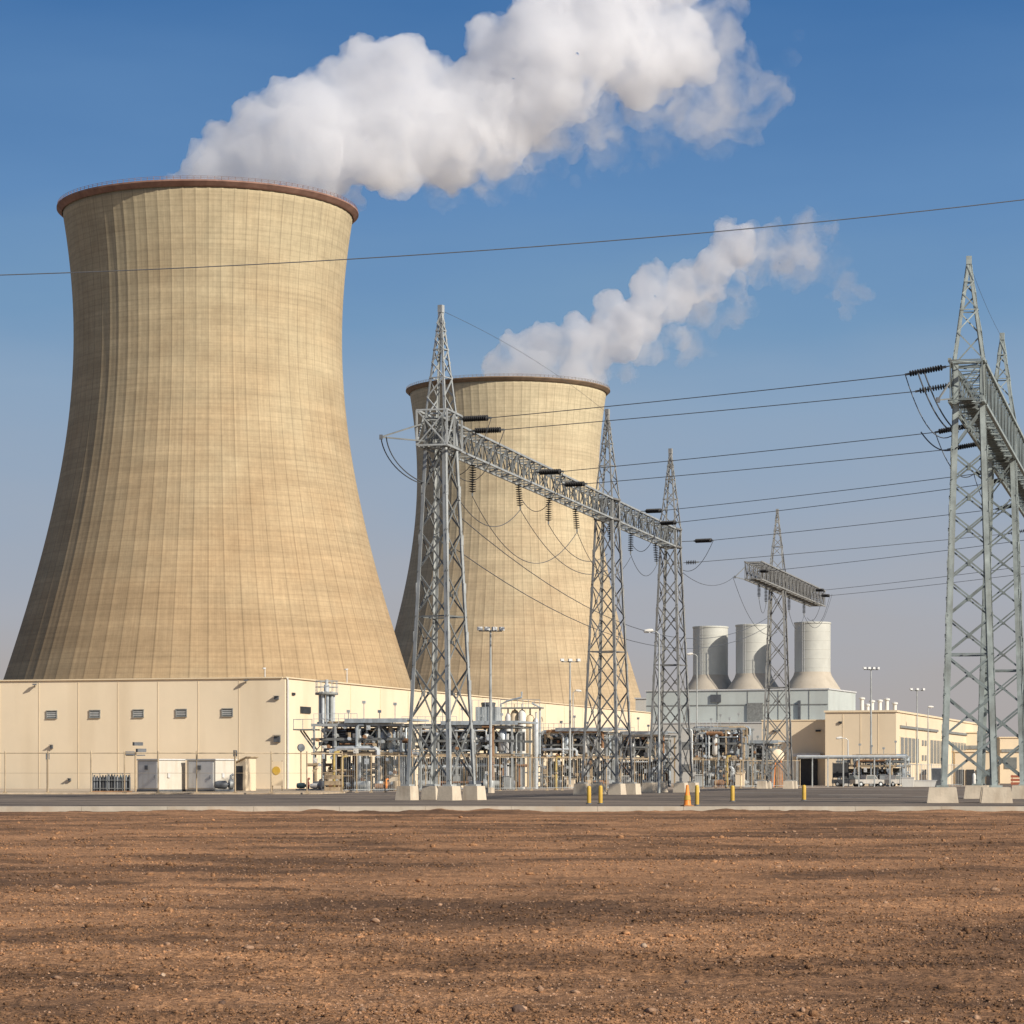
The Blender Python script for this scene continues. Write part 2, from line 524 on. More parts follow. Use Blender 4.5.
# ------------------------------------------------------------------ ground
def vnoise(x, y, seed):
    xi, yi = np.floor(x).astype(np.int64), np.floor(y).astype(np.int64)
    xf, yf = x - xi, y - yi
    xf, yf = xf * xf * (3 - 2 * xf), yf * yf * (3 - 2 * yf)
    def h(a, b):
        n = (a * 374761393 + b * 668265263 + seed * 1442695041) & 0xFFFFFFFF
        n = ((n ^ (n >> 13)) * 1274126177) & 0xFFFFFFFF
        return ((n ^ (n >> 16)) & 0xFFFF) / 65535.0
    a, b = h(xi, yi), h(xi + 1, yi)
    c, d = h(xi, yi + 1), h(xi + 1, yi + 1)
    return (a * (1 - xf) + b * xf) * (1 - yf) + (c * (1 - xf) + d * xf) * yf

def fbm(x, y, seed, o=4, g=0.5):
    s, a, t = 0.0, 1.0, 0.0
    for i in range(o):
        s = s + a * vnoise(x * 2 ** i, y * 2 ** i, seed + i * 17)
        t += a
        a *= g
    return s / t

KERB_Y = 0.0465 * F          # front face of the kerb
def soil_z(x, y):
    z = 0.16 * (fbm(x / 9, y / 7, 1, 3) - 0.5)
    z = z + 0.05 * (fbm(x / 2.2, y / 0.9, 2, 4, 0.6) - 0.5)           # grader and tyre ridges along the road
    z = z + 0.06 * (fbm(x / 0.6, y / 0.4, 3, 4, 0.65) - 0.5)
    z = z + 0.03 * np.maximum(vnoise(x / 0.11, y / 0.11, 5) - 0.62, 0) / 0.38
    fade = np.clip((KERB_Y - y) / 6.0, 0, 1)
    z = z * (0.35 + 0.65 * fade)
    bank = np.exp(-((y - (KERB_Y - 1.0)) / 1.6) ** 2)
    for y0, sl, w_ in ((24.0, 0.10, 0.17), (25.9, 0.10, 0.17), (37.0, -0.16, 0.2), (38.9, -0.16, 0.2), (61.0, 0.22, 0.26), (63.0, 0.22, 0.26)):
        q = y - (y0 + sl * x) + 0.25 * (fbm(x / 4.0, y * 0 + y0, 44, 2) - 0.5)      # wheel tracks with soft shoulders
        cut = 0.4 + 0.6 * fbm(x / 2.5, y * 0 + y0 * 3, 45, 2)
        z = z + cut * (-0.05 * np.exp(-(q / w_) ** 2) + 0.03 * np.exp(-((np.abs(q) - 1.9 * w_) / (0.6 * w_)) ** 2))
    heap = np.clip(fbm(x / 2.2, y * 0 + 3.0, 8, 4, 0.6) - 0.45, 0, 1) / 0.55
    return z - 0.03 + bank * (0.03 + 0.20 * heap)

rows = [9.0]
while rows[-1] < KERB_Y:
    rows.append(rows[-1] + min(max(rows[-1] ** 2 / (F * HC) * 0.85, 0.03), 0.42))
rows[-1] = KERB_Y + 0.02
rows = np.array(rows)
us = np.linspace(-0.30, 0.30, 1050)
YY, UU = np.meshgrid(rows, us, indexing='ij')
XX = UU * (YY + 4.0)
ZZ = soil_z(XX, YY)
nr, nc = XX.shape
co = np.stack([XX, YY, ZZ], -1).reshape(-1, 3).astype(np.float32)
idx = np.arange(nr * nc).reshape(nr, nc)
quads = np.stack([idx[:-1, :-1], idx[:-1, 1:], idx[1:, 1:], idx[1:, :-1]], -1).reshape(-1, 4)

def np_mesh(name, verts, faces, m, smooth=False):
    me = bpy.data.meshes.new(name)
    k = faces.shape[1]
    me.vertices.add(len(verts))
    me.vertices.foreach_set('co', verts.astype(np.float32).ravel())
    me.loops.add(faces.size)
    me.loops.foreach_set('vertex_index', faces.astype(np.int32).ravel())
    me.polygons.add(len(faces))
    me.polygons.foreach_set('loop_start', np.arange(0, faces.size, k, dtype=np.int32))
    me.polygons.foreach_set('loop_total', np.full(len(faces), k, dtype=np.int32))
    if smooth:
        me.polygons.foreach_set('use_smooth', np.ones(len(faces), dtype=bool))
    me.update(calc_edges=True)
    me.validate()
    me.materials.append(m)
    o = bpy.data.objects.new(name, me)
    COL.objects.link(o)
    return o
structure(np_mesh('ground', co, quads, M['soil'], True))

def sheet(name, pts, z, m):
    b = MB()
    b.add([(p[0], p[1], z) for p in pts], [tuple(range(len(pts)))])
    return structure(b.build(name, m))

sheet('terrain', [(-20000, -3000), (20000, -3000), (20000, 30000), (-20000, 30000)], -0.45, M['terrain'])
sheet('yard', [(-420, KERB_Y + 0.4), (420, KERB_Y + 0.4), (420, 1300), (-420, 1300)], 0.0, M['asphalt'])
b = MB()
x = -140.0
while x < 140:
    b.box((x + 1.98, KERB_Y + 0.3, 0.04), (3.988, 0.6, 0.40))
    x += 4.0
structure(b.build('kerb', M['kerb']))
# concrete apron with a raised edge on the left, gravel under the plant
b = MB()
ap = [G(-320, 0.088), G(318, 0.088), G(345, 0.0935), G(352, 0.115), G(-320, 0.115)]
vs = [(p.x, p.y, z) for z in (0.004, 0.14) for p in ap]
n = len(ap)
b.add(vs, [tuple(range(n, 2 * n))] + [(i, (i + 1) % n, n + (i + 1) % n, n + i) for i in range(n)])
structure(b.build('pavement', M['pavement']))
sheet('gravel_strip', [G(352, 0.097)[:2], G(650, 0.118)[:2], G(905, 0.140)[:2], G(1000, 0.152)[:2], G(1000, 0.30)[:2], G(300, 0.30)[:2], G(352, 0.115)[:2]], 0.006, M['gravel'])
b = MB()
for px0, px1, k, dk in ((820, 905, 0.085, 0.0009), (915, 1060, 0.0775, 0.0007), (735, 800, 0.095, 0.0008), (690, 1040, 0.115, 0.001), (840, 880, 0.0745, 0.0006)):
    p, q = G(px0, k), G(px1, k * 0.995)
    b.add([(p.x, p.y, 0.005), (q.x, q.y, 0.005), (q.x, q.y + dk * F, 0.005), (p.x, p.y + dk * F, 0.005)], [(0, 1, 2, 3)])
structure(b.build('road_markings', M['paint']))

# stones strewn over the soil: nobody could count them
rng_ = np.random.default_rng(3)
bmx = bmesh.new()
bmesh.ops.create_icosphere(bmx, subdivisions=1, radius=1.0)
iv = np.array([v.co[:] for v in bmx.verts])
ifc = np.array([[v.index for v in f.verts] for f in bmx.faces])
bmx.free()
def strew(name, m, n, thr, smin, smax, sbig, seed):
    d0, d1 = 12.0, 114.0
    dd = 1.0 / (1.0 / d0 + rng_.random(n) * (1.0 / d1 - 1.0 / d0))
    xx = rng_.uniform(-0.27, 0.27, n) * (dd + 3.0)
    pick = fbm(xx / 5.0, dd / 1.6, seed, 5, 0.6) + 0.22 * rng_.random(n)
    keep = pick > thr
    xx, dd = xx[keep], dd[keep]
    ns = len(xx)
    size = smin + (smax - smin) * rng_.random(ns) ** 3 + sbig * (rng_.random(ns) > 0.992) * rng_.random(ns)
    size = size * np.clip(0.7 + dd / 45.0, 0.8, 2.4)
    zz = soil_z(xx, dd)
    jit = 1.0 + rng_.uniform(-0.3, 0.3, (ns, len(iv), 3))
    sc3 = np.stack([rng_.uniform(0.8, 1.5, ns), rng_.uniform(0.8, 1.4, ns), rng_.uniform(0.5, 0.95, ns)], -1)
    V = iv[None] * jit * sc3[:, None, :] * size[:, None, None]
    V += np.stack([xx, dd, zz + size * 0.2], -1)[:, None, :]
    Fc = (ifc[None] + (np.arange(ns) * len(iv))[:, None, None]).reshape(-1, 3)
    o = np_mesh(name, V.reshape(-1, 3), Fc, m)
    o['kind'] = 'stuff'
strew('soil_clods', M['soil'], 190000, 0.50, 0.004, 0.016, 0.03, 31)
strew('pebbles', M['stone'], 60000, 0.56, 0.004, 0.012, 0.028, 21)

def stone(px, py, w, m, label, cat='stone', h=0.7, seed=0):
    k = HC / (py - HOR)
    bmx = bmesh.new()
    bmesh.ops.create_icosphere(bmx, subdivisions=3, radius=1.0)
    rr = random.Random(seed)
    off = [Vector((rr.uniform(-1, 1), rr.uniform(-1, 1), rr.uniform(-1, 1))).normalized() for _ in range(14)]
    amp = [rr.uniform(0.55, 1.0) for _ in off]
    for v in bmx.verts:                                         # chip flat facets off the ball
        for o_, a_ in zip(off, amp):
            d_ = v.co.dot(o_) - a_
            if d_ > 0:
                v.co -= o_ * d_ * 0.85
    me = bpy.data.meshes.new('stone')
    s = w * k / 2
    bmx.transform(Matrix.Diagonal((s, s * 0.8, s * h, 1)))
    bmx.to_mesh(me)
    bmx.free()
    me.materials.append(m)
    o = bpy.data.objects.new('stone', me)
    COL.objects.link(o)
    p = G(px, k)
    o.location = (p.x, p.y, float(soil_z(np.array([p.x]), np.array([p.y]))[0]) + s * h * 0.35)
    o.rotation_euler = (0, 0, rr.uniform(0, 6))
    return tag(o, label, cat)
stone(518, 1007, 17, M['clod'], 'dark brown clod lying at the bottom edge of the bare soil, middle', 'clod', 0.75, 1)
stone(644, 944, 9, M['stone_pale'], 'pale round stone on the soil above and right of the dark clod', 'stone', 0.8, 2)
stone(163, 972, 7, M['stone_pale'], 'small whitish stone at the rim of the dark patch, lower left', 'stone', 0.7, 3)
stone(206, 937, 5, M['stone_pale'], 'small pale stone inside the dark soil band, left of middle', 'stone', 0.7, 4)
stone(27, 1021, 9, M['stone'], 'reddish stone in the lower left corner of the soil', 'stone', 0.7, 5)
stone(905, 1015, 9, M['stone_pale'], 'tan stone among gravel at the bottom right of the soil', 'stone', 0.7, 6)
stone(222, 1000, 8, M['clod'], 'small dark clod on light soil near the bottom, left of middle', 'clod', 0.7, 7)

# ------------------------------------------------------------------ cooling towers
def cooling_tower(px, k, label, ribs, m_shell, m_rim, rot):
    base = G(px, k)
    t = thing('cooling_tower', label, 'cooling tower', base, rot)
    kk = 0.2568                                   # metres per pixel of the nearer tower's picture
    a, c, z0 = 133 * kk, 300 * kk, (HOR - 340) * kk + HC
    ztop = (HOR - 212) * kk + HC
    rad = lambda z: a * math.sqrt(1 + ((z - z0) / c) ** 2)
    NR = ribs * 8
    zs = np.linspace(0.0, ztop - 1.2, 112)
    rib = [0.08, 0.08, 0, 0, 0, 0, 0, 0]
    ca = np.cos(2 * np.pi * np.arange(NR) / NR)
    sa = np.sin(2 * np.pi * np.arange(NR) / NR)
    rb = np.array([rib[i % 8] for i in range(NR)])
    vv = []
    for z in zs:
        r_ = rad(z) + rb
        vv.append(np.stack([r_ * ca, r_ * sa, np.full(NR, z)], -1))
    # inner face
    zin = np.linspace(ztop - 1.2, ztop - 60, 14)
    for z in zin:
        r_ = np.full(NR, rad(z) - 0.9)
        vv.append(np.stack([r_ * ca, r_ * sa, np.full(NR, z)], -1))
    vv = np.array(vv)
    m_ = len(vv)
    ix = np.arange(m_ * NR).reshape(m_, NR)
    nx = np.roll(ix, -1, axis=1)
    fq = np.stack([ix[:-1], nx[:-1], nx[1:], ix[1:]], -1).reshape(-1, 4)
    sh = np_mesh('shell', vv.reshape(-1, 3), fq, m_shell)
    sh.parent = t
    rt = rad(ztop)
    b = MB()
    b.lathe([(rt + 0.05, ztop - 1.5), (rt + 0.4, ztop - 1.25), (rt + 1.2, ztop - 0.5), (rt + 1.35, ztop - 0.38), (rt + 1.35, ztop), (rt + 0.9, ztop + 0.02),
             (rt - 0.6, ztop + 0.02), (rt - 1.1, ztop - 0.2), (rt - 1.1, ztop - 1.4), (rt - 0.8, ztop - 1.5)], n=192)
    b.f = b.f[:-2]
    b.build('rim', m_rim, t)
    b = MB()
    for i in range(144):
        q = 2 * math.pi * i / 144
        x, y = (rt + 1.1) * math.cos(q), (rt + 1.1) * math.sin(q)
        b.box((x, y, ztop + 0.4), (0.09, 0.09, 0.8), q)
    for zz_ in (0.45, 0.82):
        b.tube([((rt + 1.1) * math.cos(2 * math.pi * i / 144), (rt + 1.1) * math.sin(2 * math.pi * i / 144), ztop + zz_) for i in range(145)], 0.04, 5)
    b.build('railing', m_rim, t)
    return t, ztop, rt
ms1 = tower_material('tower_concrete_near', 72, (0.44, 0.36, 0.225), (0.385, 0.27, 0.150), 146)
ms2 = tower_material('tower_concrete_far', 72, (0.52, 0.435, 0.28), (0.425, 0.315, 0.19), 146)
cooling_tower(208.5, 0.2568, 'large nearer tan concrete cooling tower with reddish rim, behind the cream hall', 72, ms1, M['rim_red'], 0.02)
cooling_tower(508, 0.3765, 'farther smaller tan cooling tower with dark brown rim behind the steel gantry', 72, ms2, M['rim_brown'], 0.05)

# ------------------------------------------------------------------ cream hall
W0 = G(285, 0.1133)
W1 = G(652, 0.1775)
wd = (W1 - W0).normalized()                 # along the right face, away from us
wn_ = Vector((wd.y, -wd.x, 0))              # outward normal of the right face
HALL_RZ = math.atan2(wd.y, wd.x)            # local x = along right face, local y = to the left (into the hall)
HH = (HOR - 678) * 0.1133 + HC
hall = thing('turbine_hall', 'long low cream hall with five small windows in front of the near cooling tower', 'building', W0, HALL_RZ)
LEN, WID = (W1 - W0).length, 95.0
b = MB()
b.box((LEN / 2, WID / 2, HH / 2), (LEN, WID, HH))
b.build('wall', M['cream'], hall)
b = MB()
b.box((LEN / 2, -0.06, HH + 0.06), (LEN + 0.2, 0.26, 0.14))
b.box((-0.06, WID / 2, HH + 0.06), (0.26, WID - 0.5, 0.14))
b.build('parapet', M['cream_trim'], hall)
# joints of the wall panels: slim raised cover strips
for i in range(1, 9):
    b = MB()
    b.box((-0.02, i * 5.0 + 0.6, HH / 2), (0.026, 0.07, HH - 0.3))
    b.build('cover_strip', M['cream_trim'], hall)
for i in range(1, 16):
    b = MB()
    b.box((i * 11.0, -0.02, HH / 2), (0.16, 0.06, HH - 0.3))
    b.build('cover_strip', M['cream_trim'], hall)
b = MB()
b.tube([(0.35, -0.22, 0.1), (0.35, -0.22, HH - 0.2)], 0.12, 8)
b.tube([(0.35, -0.22, HH - 0.2), (0.35, 0.0, HH + 0.1)], 0.12, 8)
b.build('downpipe', M['grey_paint'], hall)
def on_left_face(px):
    """local y on the hall's left face for a pixel column"""
    n2 = Vector((-wd.y, wd.x, 0))
    # W0 + y*n2 ; (X)/(Y)*F + 512 = px
    c = (px - 512) / F
    return (c * W0.y - W0.x) / (n2.x - c * n2.y)
def on_right_face(px):
    c = (px - 512) / F
    return (c * W0.y - W0.x) / (wd.x - c * wd.y)
def zat(y, py):
    n2 = Vector((-wd.y, wd.x, 0))
    k = (W0 + n2 * y).y / F
    return HC + (HOR - py) * k
for px in (52, 95, 138.5, 181.5, 227.5):
    y = on_left_face(px)
    z = zat(y, 714.6 - (px - 52) * 0.012)
    b = MB()
    b.box((-0.04, y, z + 0.43), (0.2, 1.4, 0.1)).box((-0.04, y, z - 0.43), (0.24, 1.4, 0.1))
    b.box((-0.04, y - 0.64, z), (0.18, 0.1, 0.76)).box((-0.04, y + 0.64, z), (0.18, 0.1, 0.76))
    fr = b.build('window_frame', M['grid'], hall)
    b = MB()
    b.box((-0.015, y, z), (0.05, 1.18, 0.76))
    b.build('pane', M['glass'], fr)
    b = MB()
    for q in (-0.2, 0.0, 0.2):
        b.box((-0.06, y, z + q), (0.06, 1.18, 0.07))
    b.build('louvre', M['grey_paint'], fr)
def wall_lamp(x, y, z, dx, dy):
    b = MB()
    b.bar((x, y, z), (x + dx, y + dy, z + 0.25), 0.08)
    b.box((x + dx * 1.3, y + dy * 1.3, z + 0.28), (0.5, 0.45, 0.16), 0.4)
    b.build('wall_lamp', M['pipe_dark'], hall)
for px, py in ((35, 687), (246, 683)):
    y = on_left_face(px)
    wall_lamp(0, y, zat(y, py), -0.35, -0.12)
for px, py, w, h in ((277, 698, 0.5, 0.35), (277.5, 739, 0.75, 0.7), (52, 747, 0.3, 0.4), (70, 780, 0.3, 0.3)):
    y = on_left_face(px)
    b = MB()
    b.box((-0.12, y, zat(y, py)), (0.25, w, h))
    b.box((-0.3, y, zat(y, py) + h * 0.6), (0.4, w * 1.2, 0.06))
    b.build('vent_hood', M['pipe_dark'], hall)
for px, py, w, h in ((305, 710, 3.2, 0.75), (293, 694, 0.9, 0.3), (660, 740, 4, 1.0)):
    x = on_right_face(min(px, 645))
    k = (W0 + wd * x).y / F
    z = HC + (HOR - py) * k
    b = MB()
    b.box((x, -0.05, z), (w, 0.18, h))
    b.build('wall_grille', M['dark'], hall)
for px, py, hh in ((265, 658, 1.9), (347, 664, 2.2)):
    k = 0.121 if px < 300 else 0.125
    p = hall.matrix_world
    wpt = G(px, k, HH)
    loc = wpt - W0
    lx, ly = loc.x * wd.x + loc.y * wd.y, -loc.x * wd.y + loc.y * wd.x
    b = MB()
    b.tube([(lx, ly, HH), (lx, ly, HH + hh)], 0.06, 6)
    b.box((lx - 0.25, ly, HH + hh), (0.9, 0.3, 0.16), 0.5)
    b.build('roof_light', M['grey_paint'], hall)
# a lower annex behind, pale, seen at the right end of the hall
an = thing('far_annex', 'pale distant block with a flat roof between the farther cooling tower and grey plant', 'building', G(652, 0.235), -0.3)
b = MB()
b.box((9, 6, 9.8), (26, 12, 19.6))
b.build('wall', M['pale_panel'], an)
b = MB()
b.box((9, 6, 19.75), (26.4, 12.4, 0.3))
b.build('roof', M['grey_paint'], an)

# ------------------------------------------------------------------ grey plant with three stacks
K3 = 0.2085
RZ3 = -0.35
B0 = G(692, K3)                              # front left corner
pl = thing('boiler_house', 'pale green grey plant building carrying three stacks', 'building', B0, RZ3)
zr = HC + (HOR - 691) * K3
Lb = 29.0
b = MB()
b.box((Lb / 2 - 5, 12.5, zr / 2 + 3), (Lb + 10, 25.0, zr - 6))
b.build('upper_wall', M['pale_green'], pl)
b = MB()
b.box((Lb / 2 - 9, 8.0, 6.2), (Lb + 17.8, 22.0, 12.4))
b.build('lower_wall', M['pale_panel'], pl)
b = MB()
b.box((Lb / 2 - 5, 12.5, zr + 0.14), (Lb + 10.4, 25.4, 0.28))
b.build('roof', M['grey_paint'], pl)
b = MB()
b.box((Lb / 2 - 9, -1.6, 12.5), (Lb + 18.1, 3.1, 0.2))
b.build('ledge', M['grey_paint'], pl)
for x in (-7, -1, 5.5, 12, 18.5, 25):
    b = MB()
    b.box((x, -0.03, (zr + 12.7) / 2), (0.14, 0.1, zr - 12.9))
    b.build('cover_strip', M['grid'], pl)
b = MB()
b.box((Lb / 2 - 5, -0.04, zr - 3.0), (Lb + 9.8, 0.14, 0.16))
b.build('band', M['grid'], pl)
b = MB()
b.box((13.6, -0.1, zr - 4.9), (3.4, 0.4, 4.6))
b.build('louvre_bank', M['grid'], pl)
b = MB()
b.box((5.2, -0.1, zr - 1.6), (2.2, 0.4, 1.6))
b.build('access_door', M['pipe_dark'], pl)
b = MB()
b.box((23.0, -0.2, zr - 5.2), (0.5, 0.5, 6.0))
b.build('duct', M['pipe_dark'], pl)
for z in (3.2, 7.8):
    for x in range(-16, 26, 8):
        b = MB()
        b.box((x, -3.03, z), (3.6, 0.12, 1.5))
        b.build('louvre', M['grid'], pl)
rs = 18.0 * K3
s_top = HC + (HOR - 624.5) * 0.2121
for dx, lab, wid in (((710.5, 0.2150), 'left one of three pale concrete stacks, half covered by a rounded shadow', 1.0),
                     ((753.5, 0.2124), 'middle one of three pale concrete stacks, partly behind a slim lattice pylon', 1.0),
                     ((812.5, 0.209), 'right one of three pale concrete stacks, apart from the other two', 1.02)):
    st_ = thing('exhaust_stack', lab, 'chimney', G(dx[0], dx[1], zr + 0.28), 0.3, 'three pale stacks on the grey plant')
    hgt = s_top - zr - 0.28
    b = MB()
    b.lathe([(rs, 3.6), (rs * 1.0, hgt - 0.1), (rs - 0.15, hgt), (rs - 0.5, hgt), (rs - 0.5, hgt - 5)], n=64)
    b.f = b.f[:-2]
    b.build('barrel', M['stack'], st_, True)
    b = MB()
    b.lathe([(rs * 1.56, 0.0), (rs * 1.51, 0.4), (rs * 1.24, 1.9), (rs * 1.07, 2.9), (rs * 1.003, 3.7)], n=64)
    b.f = b.f[:-2]
    b.build('skirt', M['skirt'], st_, True)
    b = MB()
    for z in np.arange(4.5, hgt - 0.3, 1.9):
        b.lathe([(rs, z), (rs + 0.03, z + 0.02), (rs + 0.03, z + 0.1), (rs, z + 0.12)], n=64)
        b.f = b.f[:-2]
    b.lathe([(rs, hgt - 0.4), (rs + 0.12, hgt - 0.38), (rs + 0.12, hgt - 0.06), (rs, hgt - 0.04)], n=64)
    b.f = b.f[:-2]
    b.build('hoop', M['stack'], st_)
    b = MB()
    for s_ in (-0.25, 0.25):
        b.bar((s_, -rs - 0.25, 3.6), (s_, -rs - 0.25, hgt), 0.06)
    for z in np.arange(3.8, hgt, 0.6):
        b.bar((-0.25, -rs - 0.25, z), (0.25, -rs - 0.25, z), 0.05)
    lad = b.build('ladder', M['grey_paint'], st_)
    lad.rotation_euler = (0, 0, -0.9)

# ------------------------------------------------------------------ beige shed on the right
E0 = G(896, 0.157)
shed = thing('beige_shed', 'beige shed with a dark window strip along its receding right side', 'building', E0, HALL_RZ)
SHH = HC + (HOR - 712) * 0.157
SL, SW = 120.0, 11.2
b = MB()
b.box((SL / 2, SW / 2, SHH / 2), (SL, SW, SHH))
b.build('wall', M['beige'], shed)
b = MB()
b.box((SL / 2, SW / 2, SHH + 0.15), (SL + 0.4, SW + 0.4, 0.3))
b.build('roof_edge', M['cream_trim'], shed)
for x0, x1 in ((4, 50), (56, 118)):
    b = MB()
    b.box(((x0 + x1) / 2, -0.12, SHH - 2.2), (x1 - x0, 0.28, 0.4))
    b.build('canopy', M['grid'], shed)
for x0, x1, nn in ((4, 26, 5), (40, 62, 5), (70, 92, 5)):
    b = MB()
    b.box(((x0 + x1) / 2, -0.03, SHH - 5.9), (x1 - x0, 0.12, 4.4))
    wf = b.build('window_frame', M['cream_trim'], shed)
    for i in range(nn):
        w_ = (x1 - x0) / nn
        b = MB()
        b.box((x0 + w_ * (i + 0.5), -0.1, SHH - 5.9), (w_ * 0.78, 0.08, 4.0))
        b.build('pane', M['glass'], wf)
for x in (31, 34.5):
    for z in (SHH - 4.5, SHH - 7.0, SHH - 9.4):
        b = MB()
        b.box((x, -0.05, z), (1.8, 0.14, 0.9))
        b.build('grille', M['grid'], shed)
b = MB()
b.box((6.0, 5.6, SHH + 0.9), (0.5, 0.4, 1.3))
for i, (x, y, h) in enumerate(((6, 6.3, 2.2), (8, 5.0, 1.8), (9, 3.9, 1.9), (12, 3.2, 2.2), (14, 2.2, 1.6), (15, 6.8, 1.4))):
    b = MB()
    b.tube([(x, y, SHH + 0.3), (x, y, SHH + h)], 0.32, 10)
    b.lathe([(0.5, SHH + h), (0.5, SHH + h + 0.25), (0.0, SHH + h + 0.4)], (x, y, 0), 10)
    b.build('roof_vent', M['white'], shed)
for y, z, s in ((2.2, SHH - 7.6, 0.5), (8.8, SHH - 1.6, 0.5)):
    b = MB()
    b.box((-0.1, y, z), (0.3, s, s * 0.7))
    b.build('vent_hood', M['dark'], shed)
for i in range(1, 4):
    b = MB()
    b.box((-0.015, i * 2.8, SHH / 2), (0.05, 0.1, SHH - 0.3))
    b.build('cover_strip', M['cream_trim'], shed)
link = thing('link_block', 'lower beige wing in diagonal shadow left of the beige shed', 'building', E0 + Vector((-wd.y, wd.x, 0)) * (SW + 0.05) + wd * 5.5, HALL_RZ)
LH = HC + (HOR - 722) * 0.164
b = MB()
b.box((10, 5.6, LH / 2), (20, 11.2, LH))
b.build('wall', M['beige'], link)
b = MB()
b.box((10, 5.6, LH + 0.1), (20.2, 11.3, 0.2))
b.build('roof_edge', M['cream_trim'], link)
b = MB()
b.box((-0.1, 3.6, 2.2), (0.3, 3.0, 4.4))
b.build('gate', M['dark'], link)
b = MB()
b.box((-0.8, 3.6, 4.9), (1.8, 4.4, 0.5))
b.build('canopy', M['grey_paint'], link)
for y in (9.0, 2.0):
    b = MB()
    b.box((-0.15, y, LH - 1.6), (0.35, 0.8, 0.3))
    b.build('wall_lamp', M['dark'], link)
# far low blocks behind the right pylons
def simple_block(name, px0, px1, ytop, k, m, label, depth=14, rz=0.0, bands=True):
    p0, p1 = G(px0, k), G(px1, k)
    w = (p1 - p0).length
    h = HC + (HOR - ytop) * k
    o = thing(name, label, 'building', p0, rz)
    b = MB()
    b.box((w / 2, depth / 2, h / 2), (w, depth, h))
    b.build('wall', m, o)
    b = MB()
    b.box((w / 2, depth / 2, h + 0.12), (w + 0.4, depth + 0.4, 0.24))
    b.build('roof_edge', M['cream_trim'], o)
    if bands:
        b = MB()
        b.box((w / 2, -0.08, h * 0.72), (w * 0.96, 0.2, h * 0.07))
        b.build('canopy', M['grid'], o)
        n_ = max(2, int(w / 3.2))
        for i in range(n_):
            b = MB()
            b.box((w * (i + 0.5) / n_, -0.05, h * 0.45), (w / n_ * 0.6, 0.14, h * 0.25))
            b.build('window', M['glass'], o)
    return o, w, h
simple_block('store_building', 948, 985, 733, 0.19, M['cream'], 'small cream store with a dark canopy seen through the nearest right pylon', 12, -0.1)
simple_block('workshop', 1000, 1062, 738, 0.2, M['beige'], 'low beige workshop at the right edge behind the second right pylon', 14, -0.1)
o_, w_, h_ = simple_block('garage', 955, 995, 752, 0.165, M['beige'], 'low tan garage with dark bays at the foot of the nearest right pylon', 8, -0.12, False)
for i in range(4):
    b = MB()
    b.box((w_ * (i + 0.5) / 4, -0.08, 1.3), (w_ / 4 * 0.78, 0.2, 2.6))
    b.build('bay_door', M['dark'], o_)

# ------------------------------------------------------------------ lattice gantries
gd = Vector((0.2445, 0.9697, 0)).normalized()        # the way the gantries run
gn = Vector((gd.y, -gd.x, 0))                        # to their right
GRZ = math.atan2(gd.y, gd.x)
ZB0, ZB1 = 24.0, 25.75                                # bottom and top of the beams

